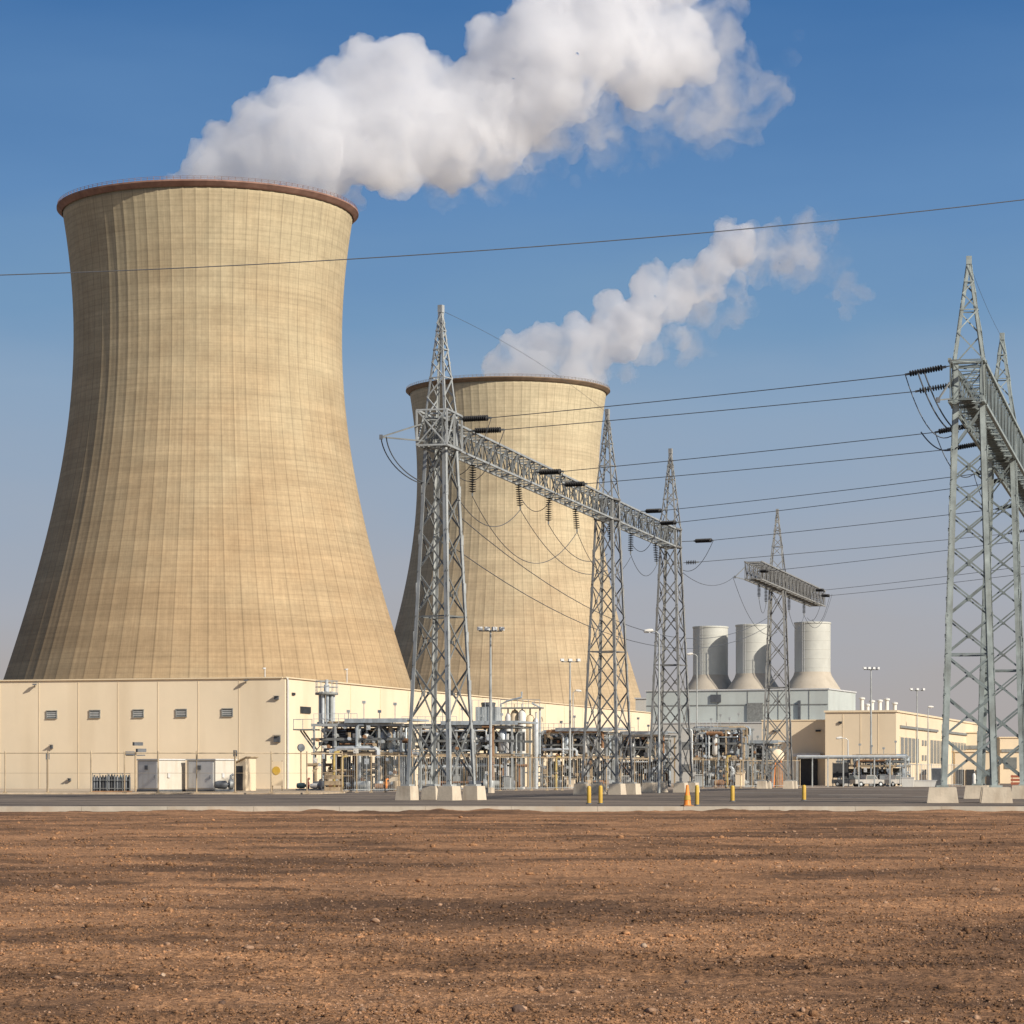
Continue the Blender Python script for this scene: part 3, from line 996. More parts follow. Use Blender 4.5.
def lattice_pylon(label, base, ms, mb, legw, half0=1.75, half1=0.85, ztop=33.4, group='lattice pylons of the two gantries', rz=GRZ, seed=0, fw=0.62, zb=None, pf=2.35):
    ZB0, ZB1 = zb or (24.0, 25.75)
    t = thing('lattice_pylon', label, 'pylon', base, rz, group)
    zf = 0.95
    hw = lambda z: half0 + (half1 - half0) * (z - zf) / (ZB0 - zf) if z <= ZB0 else (half1 if z <= ZB1 else half1 + (0.1 - half1) * (z - ZB1) / (ztop - ZB1))
    cs = ((-1, -1), (1, -1), (1, 1), (-1, 1))
    for sx, sy in cs:
        b = MB()
        a0, a1, a2 = hw(zf), hw(ZB0), hw(ztop)
        b.angle((sx * a0, sy * a0, zf), (sx * a1, sy * a1, ZB0), legw, legw * 0.16, (-sx, 0, 0), (0, -sy, 0))
        b.angle((sx * a1, sy * a1, ZB0), (sx * a1, sy * a1, ZB1), legw * 0.9, legw * 0.15, (-sx, 0, 0), (0, -sy, 0))
        b.box((sx * a0 - sx * 0.1, sy * a0 - sy * 0.1, zf + 0.06), (0.7, 0.7, 0.12))
        for z in np.linspace(4.5, ZB0 - 3, 6):       # splice plates
            q = hw(z)
            b.box((sx * (q - legw / 2), sy * (q + 0.004), z), (legw * 1.15, 0.05, 0.7))
        b.build('leg', ms, t)
    # heights of the panel points
    zs = [zf + 0.35]
    while zs[-1] < ZB0 - 1.4:
        zs.append(zs[-1] + hw(zs[-1]) * pf)
    zs[-1] = ZB0
    for i in range(4):
        c0, c1 = cs[i], cs[(i + 1) % 4]
        b = MB()
        out = Vector(((c0[0] + c1[0]) / 2, (c0[1] + c1[1]) / 2, 0)) * -0.05
        for j in range(len(zs) - 1):
            za, zb = zs[j], zs[j + 1]
            wa = 0.13 if j < 2 else 0.10
            q0, q1 = hw(za), hw(zb)
            A0, A1 = Vector((c0[0] * q0, c0[1] * q0, za)) + out, Vector((c1[0] * q0, c1[1] * q0, za)) + out
            B0_, B1_ = Vector((c0[0] * q1, c0[1] * q1, zb)) + out, Vector((c1[0] * q1, c1[1] * q1, zb)) + out
            b.bar(A0, B1_, wa, 0.05, hint=out)
            b.bar(A1 + out, B0_ + out, wa, 0.05, hint=out)
            if j in (3,):
                b.bar(A0 + out * 2, A1 + out * 2, 0.1, 0.05, hint=out)
            m_ = (A0 + B1_) / 2
            b.box(m_, (0.2, 0.2, 0.2))
        for z in (ZB0, ZB1):
            q = hw(z)
            b.bar((c0[0] * q, c0[1] * q, z), (c1[0] * q, c1[1] * q, z), 0.16)
        q = hw(ZB0)
        b.bar((c0[0] * q, c0[1] * q, ZB0), (c1[0] * q, c1[1] * q, ZB1), 0.1, 0.05)
        b.build('bracing', mb, t)
    # the peak above the beam
    b = MB()
    for sx, sy in cs:
        a1, a2 = hw(ZB1), hw(ztop)
        b.angle((sx * a1, sy * a1, ZB1), (sx * a2, sy * a2, ztop), legw * 0.55, legw * 0.12, (-sx, 0, 0), (0, -sy, 0))
    zs = [ZB1]
    while zs[-1] < ztop - 0.8:
        zs.append(zs[-1] + max(hw(zs[-1]) * 1.9, 0.5))
    zs[-1] = ztop - 0.3
    for i in range(4):
        c0, c1 = cs[i], cs[(i + 1) % 4]
        for j in range(len(zs) - 1):
            q0, q1 = hw(zs[j]), hw(zs[j + 1])
            if j % 2:
                b.bar((c0[0] * q0, c0[1] * q0, zs[j]), (c1[0] * q1, c1[1] * q1, zs[j + 1]), 0.075)
            else:
                b.bar((c1[0] * q0, c1[1] * q0, zs[j]), (c0[0] * q1, c0[1] * q1, zs[j + 1]), 0.075)
            if j and j % 2 == 0:
                b.bar((c0[0] * q0, c0[1] * q0, zs[j]), (c1[0] * q0, c1[1] * q0, zs[j]), 0.07)
    b.box((0, 0, ztop), (0.34, 0.34, 0.5))
    b.build('peak', ms, t)
    for sx, sy in cs:
        b = MB()
        a0 = hw(zf)
        x, y = sx * a0 - sx * 0.1, sy * a0 - sy * 0.1
        s0, s1 = fw, fw * 0.86
        vs = [(x + u * s0, y + v * s0, -0.03) for u, v in cs] + [(x + u * s1, y + v * s1, zf) for u, v in cs]
        b.add(vs, [(4, 5, 6, 7), (0, 1, 5, 4), (1, 2, 6, 5), (2, 3, 7, 6), (3, 0, 4, 7)])
        b.build('footing', M['block'], t)
    return t

def gantry_beam(label, p0, p1, ms, mb, group='lattice beams of the gantries', ch=0.14, heavy=False, dense=False):
    ZB0, ZB1 = (24.5, 27.0) if heavy else (24.9, 27.0) if dense else (24.0, 25.75)
    d = (p1 - p0)
    L_ = d.length
    t = thing('gantry_beam', label, 'steel beam', (p0.x, p0.y, ZB0), math.atan2(d.y, d.x), group)
    hw_, H = (1.0 if heavy or dense else 0.66), ZB1 - ZB0
    for sy in (-1, 1):
        for z in (0.0, H):
            b = MB()
            b.bar((0, sy * hw_, z), (L_, sy * hw_, z), ch)
            b.build('chord', ms, t)
    n_ = max(2, int(round(L_ / (1.6 if heavy else 1.5 if dense else 1.75))))
    f_ = 0.75 if heavy else 0.95 if dense else 0.85
    for sy in (-1, 1):
        b = MB()
        y = sy * (hw_ - 0.04)
        for i in range(n_ + 1):
            x = L_ * i / n_
            b.bar((x, y, 0), (x, y, H), 0.09 * f_)
            if i < n_:
                x1 = L_ * (i + 1) / n_
                za, zb = (0, H) if i % 2 else (H, 0)
                b.bar((x, y, za), (x1, y, zb), 0.085 * f_)
        b.build('side_lacing', mb, t)
    for z, nm in ((0.04, 'bottom_lacing'), (H - 0.04, 'top_lacing')):
        b = MB()
        for i in range(n_ + 1):
            x = L_ * i / n_
            b.bar((x, -hw_, z), (x, hw_, z), 0.08 * f_)
            if i < n_:
                x1 = L_ * (i + 1) / n_
                ya, yb = (-hw_, hw_) if i % 2 else (hw_, -hw_)
                b.bar((x, ya, z), (x1, yb, z), 0.07 * f_)
        b.build(nm, mb, t)
    b = MB()
    for i in range(0, n_ + 1, 2 if heavy or dense else 3):
        x = L_ * i / n_
        b.bar((x, -hw_, 0), (x, hw_, H), 0.07)
        b.bar((x, hw_, 0), (x, -hw_, H), 0.07)
    b.build('cross_frame', mb, t)
    # catwalk boards inside the beam
    if not heavy and not dense:
        return t
    b = MB()
    b.box((L_ / 2, 0.0, 0.12), (L_, 0.7, 0.06))
    b.build('catwalk', mb, t)
    return t

P1 = G(441, 0.068)
sL = lambda s: P1 + gd * s
P2, P3 = sL(53.8), sL(83.2)
PA = G(969, 0.0616)
sR = lambda s: PA + gd * s
PB = sR(29.8)
PC = sR(84.0)
PD = sR(140.0)
lattice_pylon('tall lattice pylon on tan concrete blocks in front of the farther cooling tower left edge', P1, M['steel'], M['steel_brace'], 0.27, rz=GRZ - 0.27)
lattice_pylon('lattice pylon in front of the right edge of the farther cooling tower', P2, M['steel_far'], M['steel_far_brace'], 0.22, rz=GRZ - 0.2)
lattice_pylon('lattice pylon under the far end of the long beam, left of the stacks', P3, M['steel_far'], M['steel_far_brace'], 0.22, rz=GRZ - 0.15)
lattice_pylon('largest lattice pylon on the right, nearest, with heavy green grey legs', PA, M['steel_green'], M['steel_green_brace'], 0.38, half0=1.72, half1=1.0, rz=GRZ + 0.1, fw=0.95, zb=(24.5, 27.0), pf=1.6)
lattice_pylon('second right pylon, cut by the picture edge, behind the largest one', PB, M['steel_green'], M['steel_green_brace'], 0.38, half1=1.0, fw=0.9, zb=(24.5, 27.0), pf=1.6)
K4a, K4b = 0.1185, 0.1376
Q0 = G(753, K4a)
Q1 = G(818, K4b)
tq = None
for i in range(200):
    p = Q0 + (Q1 - Q0) * (i / 200)
    if 512 + F * p.x / p.y >= 777:
        tq = p
        break
P4 = tq
lattice_pylon('lone slim pylon in front of the middle stack, carrying a short beam', P4, M['steel_far'], M['steel_far_brace'], 0.22, half1=0.95, zb=(24.9, 27.0), ztop=HC + (HOR - 511) * P4.y / F)
long_beam = gantry_beam('long lattice beam resting on three pylons across the farther cooling tower', sL(-1.9), sL(85.4), M['steel'], M['steel_brace'])
cage = MB()
for y in (-1.05, 1.05):
    for z in (-0.12, 2.25):
        cage.bar((-0.4, y, z), (3.4, y, z), 0.13)
    for x in (-0.4, 1.5, 3.4):
        cage.bar((x, y, -0.12), (x, y, 2.25), 0.12)
    cage.bar((-0.4, y, -0.12), (1.5, y, 2.25), 0.08)
    cage.bar((1.5, y, 2.25), (3.4, y, -0.12), 0.08)
for x in (-0.4, 1.5, 3.4):
    for z in (-0.12, 2.25):
        cage.bar((x, -1.05, z), (x, 1.05, z), 0.11)
    cage.bar((x, -1.05, -0.12), (x, 1.05, 2.25), 0.08)
    cage.bar((x, 1.05, -0.12), (x, -1.05, 2.25), 0.08)
cage.build('end_cage', M['steel'], long_beam)
gantry_beam('short lattice beam on the lone pylon above the stacks', Q0, Q1, M['steel_far'], M['steel_far_brace'], ch=0.15, dense=True)
gantry_beam('heavy green grey lattice beam over the right pylons, running out of the picture', sR(-2.2), sR(142.0), M['steel_green'], M['steel_green_brace'], ch=0.2, heavy=True)

# ------------------------------------------------------------------ insulators and lines
def insulator(label, p, d, length=2.0, rod=0.0, r=0.21, group='insulator strings', name='insulator_string'):
    p = Vector(p)
    d = Vector(d).normalized()
    t = thing(name, label, 'insulator', p, 0.0, group)
    b = MB()
    b.tube([(0, 0, 0), d * (rod + length + 0.25)], 0.035, 6)
    if rod > 0.3:
        b.bar(d * (rod - 0.25), d * rod, 0.14)
    b.bar(d * (rod + length), d * (rod + length + 0.25), 0.12)
    b.build('rod', M['steel_brace'], t)
    b = MB()
    n_ = int(length / 0.16)
    for i in range(n_):
        c = d * (rod + (i + 0.5) * length / n_)
        b.lathe([(0.05, -0.05), (r, -0.035), (r, -0.005), (0.06, 0.05)], c, 10, d)
    b.build('disc_stack', M['black'], t)
    return p + d * (rod + length + 0.25)

def sagline(p, q, sag, n=24):
    p, q = Vector(p), Vector(q)
    out = []
    for i in range(n + 1):
        u = i / n
        w = p.lerp(q, u)
        w.z -= 4 * sag * u * (1 - u)
        out.append(w)
    return out

def cable(label, pts, r=0.042, name='power_line', group='power lines between the gantries', cat='power line'):
    b = MB()
    b.tube(pts, r, 6)
    o = b.build(name, M['cable'], None, True)
    recenter(o, pts[0])
    return tag(o, label, cat, group)

def beam_point(origin, px, side):
    """parameter s along the gantry for which the side of the beam is seen at pixel column px"""
    o = origin + gn * (0.66 * side)
    c = (px - 512) / F
    return (c * o.y - o.x) / (gd.x - c * gd.y)

def zpx(p, py):
    return HC + (HOR - py) * p.y / F

ords = ['first', 'second', 'third', 'fourth', 'fifth', 'sixth', 'seventh', 'eighth', 'ninth', 'tenth', 'eleventh']
lines = [  # (x0,y0) on the left, (x1,y1) on the right, column of the left anchor, which beam, tension string length
    ((497, 414), (912, 370), 452, 1, 2.0), ((497, 428), (945, 385), 463, 1, 2.0), ((565, 469), (925, 430), 530, 1, 2.0), ((585, 482), (950, 446), 556, 1, 1.8),
    ((668, 508), (950, 474), 640, 1, 2.2), ((690, 519), (955, 485), 655, 1, 2.2), ((722, 537), (955, 511), 681, 1, 3.2), ((690, 563), (951, 537), 683, 1, 1.0),
    ((775, 569), (951, 547), 757, 4, 1.5), ((830, 588), (951, 573), 813, 4, 2.4), ((840, 593), (951, 580), 818, 4, 2.6)]
gd4 = (Q1 - Q0).normalized()
for i, (a, b_, pxl, bm_, tl) in enumerate(lines):
    slope = (b_[1] - a[1]) / (b_[0] - a[0])
    yl = lambda x: a[1] + slope * (x - a[0])
    if bm_ == 1:
        s = beam_point(P1, pxl, 1)
        pl_ = sL(s) + gn * 0.68
    else:
        o = Q0 + gn * 1.0
        c = (pxl - 512) / F
        s = (c * o.y - o.x) / (gd4.x - c * gd4.y)
        pl_ = Q0 + gd4 * s + gn * 1.02
    pl_.z = min(max(zpx(pl_, yl(pxl)), ZB0 - (1.3 if i == 7 else 0.1)), (27.1 if bm_ == 4 else ZB1 + 0.15))
    # right end: where the line of sight of the wire meets the right beam at beam height
    best = None
    for j in range(-20, 1400):
        q = sR(j * 0.1) - gn * 1.0
        x = 512 + F * q.x / q.y
        z = zpx(q, yl(x))
        e = abs(z - (26.6 if i == 1 else 25.4))
        if best is None or e < best[0]:
            best = (e, q, z)
    pr_ = best[1].copy()
    pr_.z = min(max(best[2], ZB0 - 0.3), 27.1)
    dv = (pr_ - pl_).normalized()
    rodl = 0.9 if tl > 1.2 else 0.3
    ql = insulator('black insulator string pulling line %s from the long beam side, counting from the top' % ords[i] if bm_ == 1 else 'black insulator string at the short beam, holding the %s line from the top' % ords[i],
                   pl_, dv + Vector((0, 0, -0.05)), min(tl, 2.1), rodl + max(tl - 2.1, 0))
    qr = insulator('black insulator string at the right beam, holding the %s line from the top' % ords[i], pr_, -dv + Vector((0, 0, -0.08)), 2.2, 0.5, 0.19)
    cable('%s power line from the top between the left and right gantries' % ords[i], sagline(ql, qr, 0.0022 * (qr - ql).length, 20), 0.029)
    # jumper loop hanging at the anchor
    c0 = ql
    c1 = pl_ + gd * 1.4 - gn * 1.0
    c1.z = ZB0 - 1.2
    if i in (0, 1, 2, 4, 6, 9, 10):
        cable('loose jumper loop below the %s line from the top at its left anchor' % ords[i], sagline(c0, c1, 1.8, 16), 0.027, 'jumper_cable', 'jumper loops under the gantry beams', 'cable')
    if i in (0, 2, 4):
        c1 = pr_ + gd * 1.2 + gn * 0.6
        c1.z = ZB0 - 0.9
        cable('jumper loop below the %s line from the top at the right beam' % ords[i], sagline(qr, c1, 2.0, 16), 0.032, 'jumper_cable', 'jumper loops under the gantry beams', 'cable')

# strings hanging under the long beam and the cables drooping between them
hang = []
for j, (px, yb, ln) in enumerate(((473, 490, 2.0), (518, 499, 1.7), (549, 517, 1.9), (575, 525, 1.7), (631, 545, 1.7), (655, 555, 1.8), (610, 532, 1.2))):
    s = beam_point(P1, px, 0)
    p = sL(s)
    p.z = ZB0
    lab = ['first and nearest insulator string hanging under the long beam', 'second insulator string hanging under the long beam', 'third insulator string hanging under the long beam',
           'fourth insulator string under the long beam, just before its middle pylon', 'insulator string under the long beam just past its middle pylon',
           'last insulator string under the long beam, next to its far pylon', 'short insulator string under the long beam at its middle pylon'][j]
    e = insulator(lab, p, Vector((0.08 if j % 2 else -0.02, 0, -1)), ln, 0.25, 0.25)
    hang.append(e)
for j, (px, ln) in enumerate(((759, 1.6), (766, 1.9), (789, 1.8), (804, 1.5))):
    c = (px - 512) / F
    s = (c * Q0.y - Q0.x) / (gd4.x - c * gd4.y)
    p = Q0 + gd4 * s
    p.z = 24.9
    e = insulator(['first hanging insulator under the short beam, at its left end', 'second hanging insulator under the short beam, left of its pylon',
                   'third hanging insulator under the short beam, right of its pylon', 'last hanging insulator under the short beam, near its right end'][j], p, (0, 0, -1), ln, 0.2, 0.24)
    hang.append(e)
J = 'jumper cables drooping under the gantry beams'
def jum(lab, p, q, sag, r=0.028):
    cable(lab, sagline(p, q, sag, 22), r, 'jumper_cable', J, 'cable')
p1low = P1 + gn * 1.2 + Vector((0, 0, 20.5))
jum('drooping cable from the nearest pylon to the second hanging insulator', p1low, hang[1], 1.6)
jum('long drooping cable from the nearest hanging insulator to the fourth', hang[0], hang[3], 3.6)
jum('drooping cable from the second hanging insulator to the middle pylon', hang[1], P2 + Vector((0, 0, 19.6)), 2.0)
jum('drooping cable from the third hanging insulator to the middle pylon', hang[2], P2 + Vector((0, 0, 21.0)), 1.6)
jum('drooping cable from the fourth hanging insulator past the middle pylon', hang[3], hang[4] + Vector((0, 0, -0.3)), 2.6)
jum('drooping cable between the two insulators near the far pylon', hang[4], hang[5], 1.5)
jum('thin long cable sagging from the nearest pylon towards the lone pylon, upper', P1 + gn * 1.1 + Vector((0, 0, 19.4)), P4 + Vector((0, 0, 21.5)) - gn, 5.2, 0.03)
jum('thin long cable sagging from the nearest pylon towards the lone pylon, lower', P1 + gn * 1.1 + Vector((0, 0, 17.0)), P4 + Vector((0, 0, 20.4)) - gn, 4.6, 0.03)
jum('drooping cable from the far pylon to the bracket of the short beam', P3 + gn * 1.2 + Vector((0, 0, 21.5)), P(735, 576, K4a), 1.2)
jum('drooping cable under the short beam from its left bracket to its pylon', P(733, 577, K4a), P4 + Vector((0, 0, 19.6)), 2.6)
jum('drooping loop between the two middle insulators under the short beam', hang[9], hang[10], 2.0)
jum('drooping loop below the right end of the short beam', hang[10], P(832, 594, 0.139), 3.0)
jum('drooping cable under the left end of the short beam', hang[7], hang[8], 1.4)
# bracket arms
def bracket(lab, tip, a, b2):
    t = thing('bracket_arm', lab, 'bracket', a)
    m_ = MB()
    for e in (a, b2):
        m_.bar(Vector(e) - Vector(a), Vector(tip) - Vector(a), 0.09)
    m_.build('strut', M['steel_brace'], t)
    m_ = MB()
    m_.box(Vector(tip) - Vector(a), (0.22, 0.22, 0.3))
    m_.build('clamp', M['pipe_dark'], t)
    return t
be = sL(-1.9)
tip1 = P(381, 437, 0.0662)
bracket('thin pointed bracket arm sticking out left from the near end of the long beam', tip1, Vector((be.x, be.y, 25.4)) - gn * 0.66, Vector((be.x, be.y, 24.2)) - gn * 0.66)
q_ = P(424, 484, 0.068)
for off, nm in ((0.0, 'outer'), (0.35, 'inner')):
    pts = []
    for i in range(15):
        u = i / 14
        pts.append(Vector((tip1.x + (q_.x - tip1.x) * (u ** 1.7) + off, tip1.y + (q_.y - tip1.y) * u, tip1.z + (q_.z - tip1.z) * (1 - (1 - u) ** 1.5))))
    cable('%s cable of the pair hanging from the pointed bracket at the near beam end' % nm, pts, 0.04, 'jumper_cable', J, 'cable')
bracket('pointed bracket arm at the left end of the short beam', P(735, 577, K4a * 0.998), Vector((Q0.x, Q0.y, 26.3)) - gn * 1.0, Vector((Q0.x, Q0.y, 24.9)) - gn * 1.0)
ra = sR(-2.2)
tipr = P(938, 400, 0.0605)
bracket('bracket arm curving left from the near end of the right beam', tipr, Vector((ra.x, ra.y, 25.6)) - gn * 1.0, Vector((ra.x, ra.y, 24.6)) - gn * 1.0)
for off in (0.0, 0.4):
    cable('%s drooping lead beside the near end of the right beam' % ('outer' if off == 0 else 'inner'),
          sagline(P(918, 373, 0.0612) + Vector((off, 0, 0)), P(952, 432, 0.0618) + Vector((off, 0, 0)), 0.6, 14), 0.045, 'jumper_cable', J, 'cable')
jum('drooping lead below the third line at the right pylon', P(921, 432, 0.062), P(958, 447, 0.0612), 0.6, 0.04)
# shield wires and the long line in front
pk = lambda p, z=33.3: Vector((p.x, p.y, z))
cable('thin shield wire between the peaks of the two nearest left pylons', sagline(pk(P1), pk(P2), -0.6), 0.013, 'shield_wire', 'shield wires between pylon peaks', 'wire')
cable('thin shield wire between the peaks of the right pylons', sagline(pk(PA), pk(PB), 0.3), 0.011, 'shield_wire', 'shield wires between pylon peaks', 'wire')
A_, B_, C_ = P(-420, 285, 0.046), P(420, 255, 0.046), P(1500, 135, 0.046)
pts = []
for i in range(41):
    px = -420 + 1920 * i / 40
    py = np.interp(px, [-420, 0, 200, 350, 512, 680, 850, 1024, 1500], [283, 275.5, 266.5, 259, 249.5, 236.5, 219.5, 199.5, 136])
    pts.append((px, py))
ps = np.polyfit([p[0] for p in pts], [p[1] for p in pts], 3)
cable('long single wire crossing the whole sky in front of the nearer cooling tower', [P(px, float(np.polyval(ps, px)), 0.046) for px, _ in pts], 0.024, 'overhead_wire', None, 'wire')

# ------------------------------------------------------------------ light masts and lamps
def flood_mast(label, px, k, ytop, heads=4, r=0.11, z0=0.0, group='floodlight masts'):
    h = HC + (HOR - ytop) * k
    t = thing('floodlight_mast', label, 'light mast', G(px, k, z0), 0.2, group)
    b = MB()
    b.lathe([(r * 1.5, 0), (r * 1.3, h * 0.4), (r * 0.8, h)], n=8)
    b.build('pole', M['steel'], t)
    b = MB()
    b.lathe([(0.4, 0), (0.38, 0.5), (r * 1.5, 0.52)], n=8)
    b.build('base', M['block'], t)
    b = MB()
    b.bar((-1.1, 0, h - 0.1), (1.1, 0, h - 0.1), 0.1)
    b.bar((0, -0.6, h - 0.1), (0, 0.6, h - 0.1), 0.1)
    b.build('crossarm', M['steel_brace'], t)
    for i in range(heads):
        x = -1.05 + 2.1 * i / (heads - 1)
        b = MB()
        b.box((x, -0.15, h + 0.12), (0.46, 0.3, 0.34), 0.2 * i)
        lh = b.build('floodlight', M['grey_paint'], t)
        b = MB()
        b.box((x, -0.32, h + 0.1), (0.36, 0.05, 0.24))
        b.build('lens', M['lens'], lh)
    return t
flood_mast('floodlight mast standing right of the tallest left pylon, before the farther cooling tower', 490.5, 0.0945, 630)
flood_mast('floodlight mast in front of the right side of the farther cooling tower', 570, 0.126, 661, 3)
flood_mast('tallest floodlight mast in front of the beige shed front', 871, 0.150, 669, 4, 0.12)
flood_mast('floodlight mast beside the windows of the beige shed', 917, 0.165, 690, 3, 0.11)
def street_lamp(label, px, k, ytop, arm=-1.0, head=True, m=None, z0=0.0):
    h = HC + (HOR - ytop) * k
    t = thing('street_lamp', label, 'street lamp', G(px, k, z0), 0.0, 'street lamps in the plant')
    b = MB()
    b.lathe([(0.13, 0), (0.1, h * 0.5), (0.07, h - 0.25)], n=8)
    b.tube([(0, 0, h - 0.3), (arm * 0.35, 0, h - 0.05), (arm, 0, h)], 0.05, 6)
    b.build('pole', m or M['steel'], t)
    b = MB()
    b.lathe([(0.0, -0.55), (0.15, -0.45), (0.2, 0.0), (0.14, 0.35), (0.0, 0.42)], (arm * 1.25, 0, h + 0.02), 10, (1, 0, -0.15 * arm))
    lh = b.build('lamp_head', M['white'], t, True)
    b = MB()
    b.lathe([(0.13, -0.05), (0.13, 0.0), (0.0, 0.02)], (arm * 1.25, 0, h - 0.17), 10, (0, 0, -1))
    b.build('lens', M['lens'], lh)
    return t
street_lamp('street lamp with white head beside the far pylon of the long beam', 659, 0.0945, 631, -0.75)
street_lamp('small white-headed street lamp before the left stack', 697, 0.15, 654, -0.8)
street_lamp('low street lamp with bent arm before the shadowed wing', 848, 0.148, 738, -1.0, m=M['steel_bright'])
street_lamp('slim grey lamp pole beside the shed, right of its floodlight mast', 928, 0.16, 707, 0.4)
street_lamp('small street lamp with arm to the right of a mast before the farther tower', 573, 0.15, 691, 0.7)

def head_post(label, px, k, ytop, kind, z0=0.14):
    h = HC + (HOR - ytop) * k - z0
    t = thing('camera_post', label, 'post', G(px, k, z0), 0.3)
    b = MB()
    b.tube([(0, 0, 0), (0, 0, h)], 0.09, 8)
    b.build('pole', M['tan_steel'], t)
    b = MB()
    if kind == 'disc':
        b.lathe([(0.0, -0.12), (0.42, -0.1), (0.42, 0.1), (0.0, 0.12)], (0, -0.05, h + 0.25), 16, (0.3, -1, 0.1))
    elif kind == 'flood':
        b.bar((-0.9, 0, h - 0.3), (0.9, 0, h - 0.3), 0.1)
        for s_, zz_ in ((-0.6, -0.1), (0.5, 0.15), (0.2, 0.75)):
            b.box((s_, -0.1, h + zz_), (0.85, 0.5, 0.32), 0.2)
    else:
        b.box((0, -0.1, h - 0.3), (0.3, 0.3, 0.55))
    b.build('head', M['pipe_dark'], t)
    return t
head_post('post with two dark floodlight boxes beside the left white cabinet', 135.5, 0.0925, 752, 'flood')
head_post('thin post with a small dark box in front of the leftmost window', 47.5, 0.089, 753, 'box')
head_post('post topped by a round dark disc right of the hall corner', 301, 0.107, 750, 'disc')
head_post('short post with a light beside the right white cabinet', 235, 0.0895, 750, 'box')

# ------------------------------------------------------------------ fences
def fence(label, pts, h, step, m, style='rail', z0=0.14, name='fence'):
    pts = [Vector((p.x, p.y, z0)) for p in pts]
    t = thing(name, label, 'fence', pts[0])
    o = pts[0]
    posts = []
    for a, b2 in zip(pts[:-1], pts[1:]):
        L_ = (b2 - a).length
        n_ = max(1, int(round(L_ / step)))
        for i in range(n_):
            posts.append(a.lerp(b2, i / n_) - o)
    posts.append(pts[-1] - o)
    for p in posts[:100]:
        b = MB()
        b.tube([p, p + Vector((0, 0, h + 0.1))], 0.06, 8)
        b.lathe([(0.075, h + 0.08), (0.04, h + 0.2), (0.0, h + 0.22)], p, 8)
        b.box((p.x, p.y, 0.05), (0.34, 0.34, 0.1))
        b.build('post', m, t)
    b = MB()
    for p, q in zip(posts[:-1], posts[1:]):
        b.tube([p + Vector((0, 0, h)), q + Vector((0, 0, h))], 0.045, 6)
    b.build('top_rail', m, t)
    b = MB()
    if style == 'rail':
        for z in (0.12, h * 0.5):
            for p, q in zip(posts[:-1], posts[1:]):
                b.tube([p + Vector((0, 0, z)), q + Vector((0, 0, z))], 0.012, 4)
        b.build('tension_wire', m, t)
    else:
        for p, q in zip(posts[:-1], posts[1:]):
            L_ = (q - p).length
            n_ = int(L_ / 0.42)
            for i in range(1, n_):
                c = p.lerp(q, i / n_)
                b.bar(c + Vector((0, 0, 0.15)), c + Vector((0, 0, h - 0.05)), 0.035)
            b.bar(p + Vector((0, 0, 0.3)), q + Vector((0, 0, 0.3)), 0.06)
        b.build('pale_bars', M['steel'], t)
    return t
fence('tall thin wire fence before the cream hall', [G(-120, 0.0865), G(5, 0.0865), G(91, 0.0862), G(158, 0.0862), G(235, 0.0865), G(342, 0.0885)], 3.45, 3.6, M['tan_steel'])
fence('tan barred fence in front of the pipe plant under the farther cooling tower', [G(342, 0.095), G(500, 0.107), G(662, 0.117)], 3.6, 3.0, M['tan_steel'], 'bars', 0.0)
fence('grey barred fence before the grey plant and stacks', [G(690, 0.125), G(800, 0.133)], 3.6, 3.0, M['tan_steel'], 'bars', 0.0)
fence('grey barred fence before the beige shed windows', [G(900, 0.145), G(962, 0.15)], 3.2, 3.0, M['steel'], 'bars', 0.0)

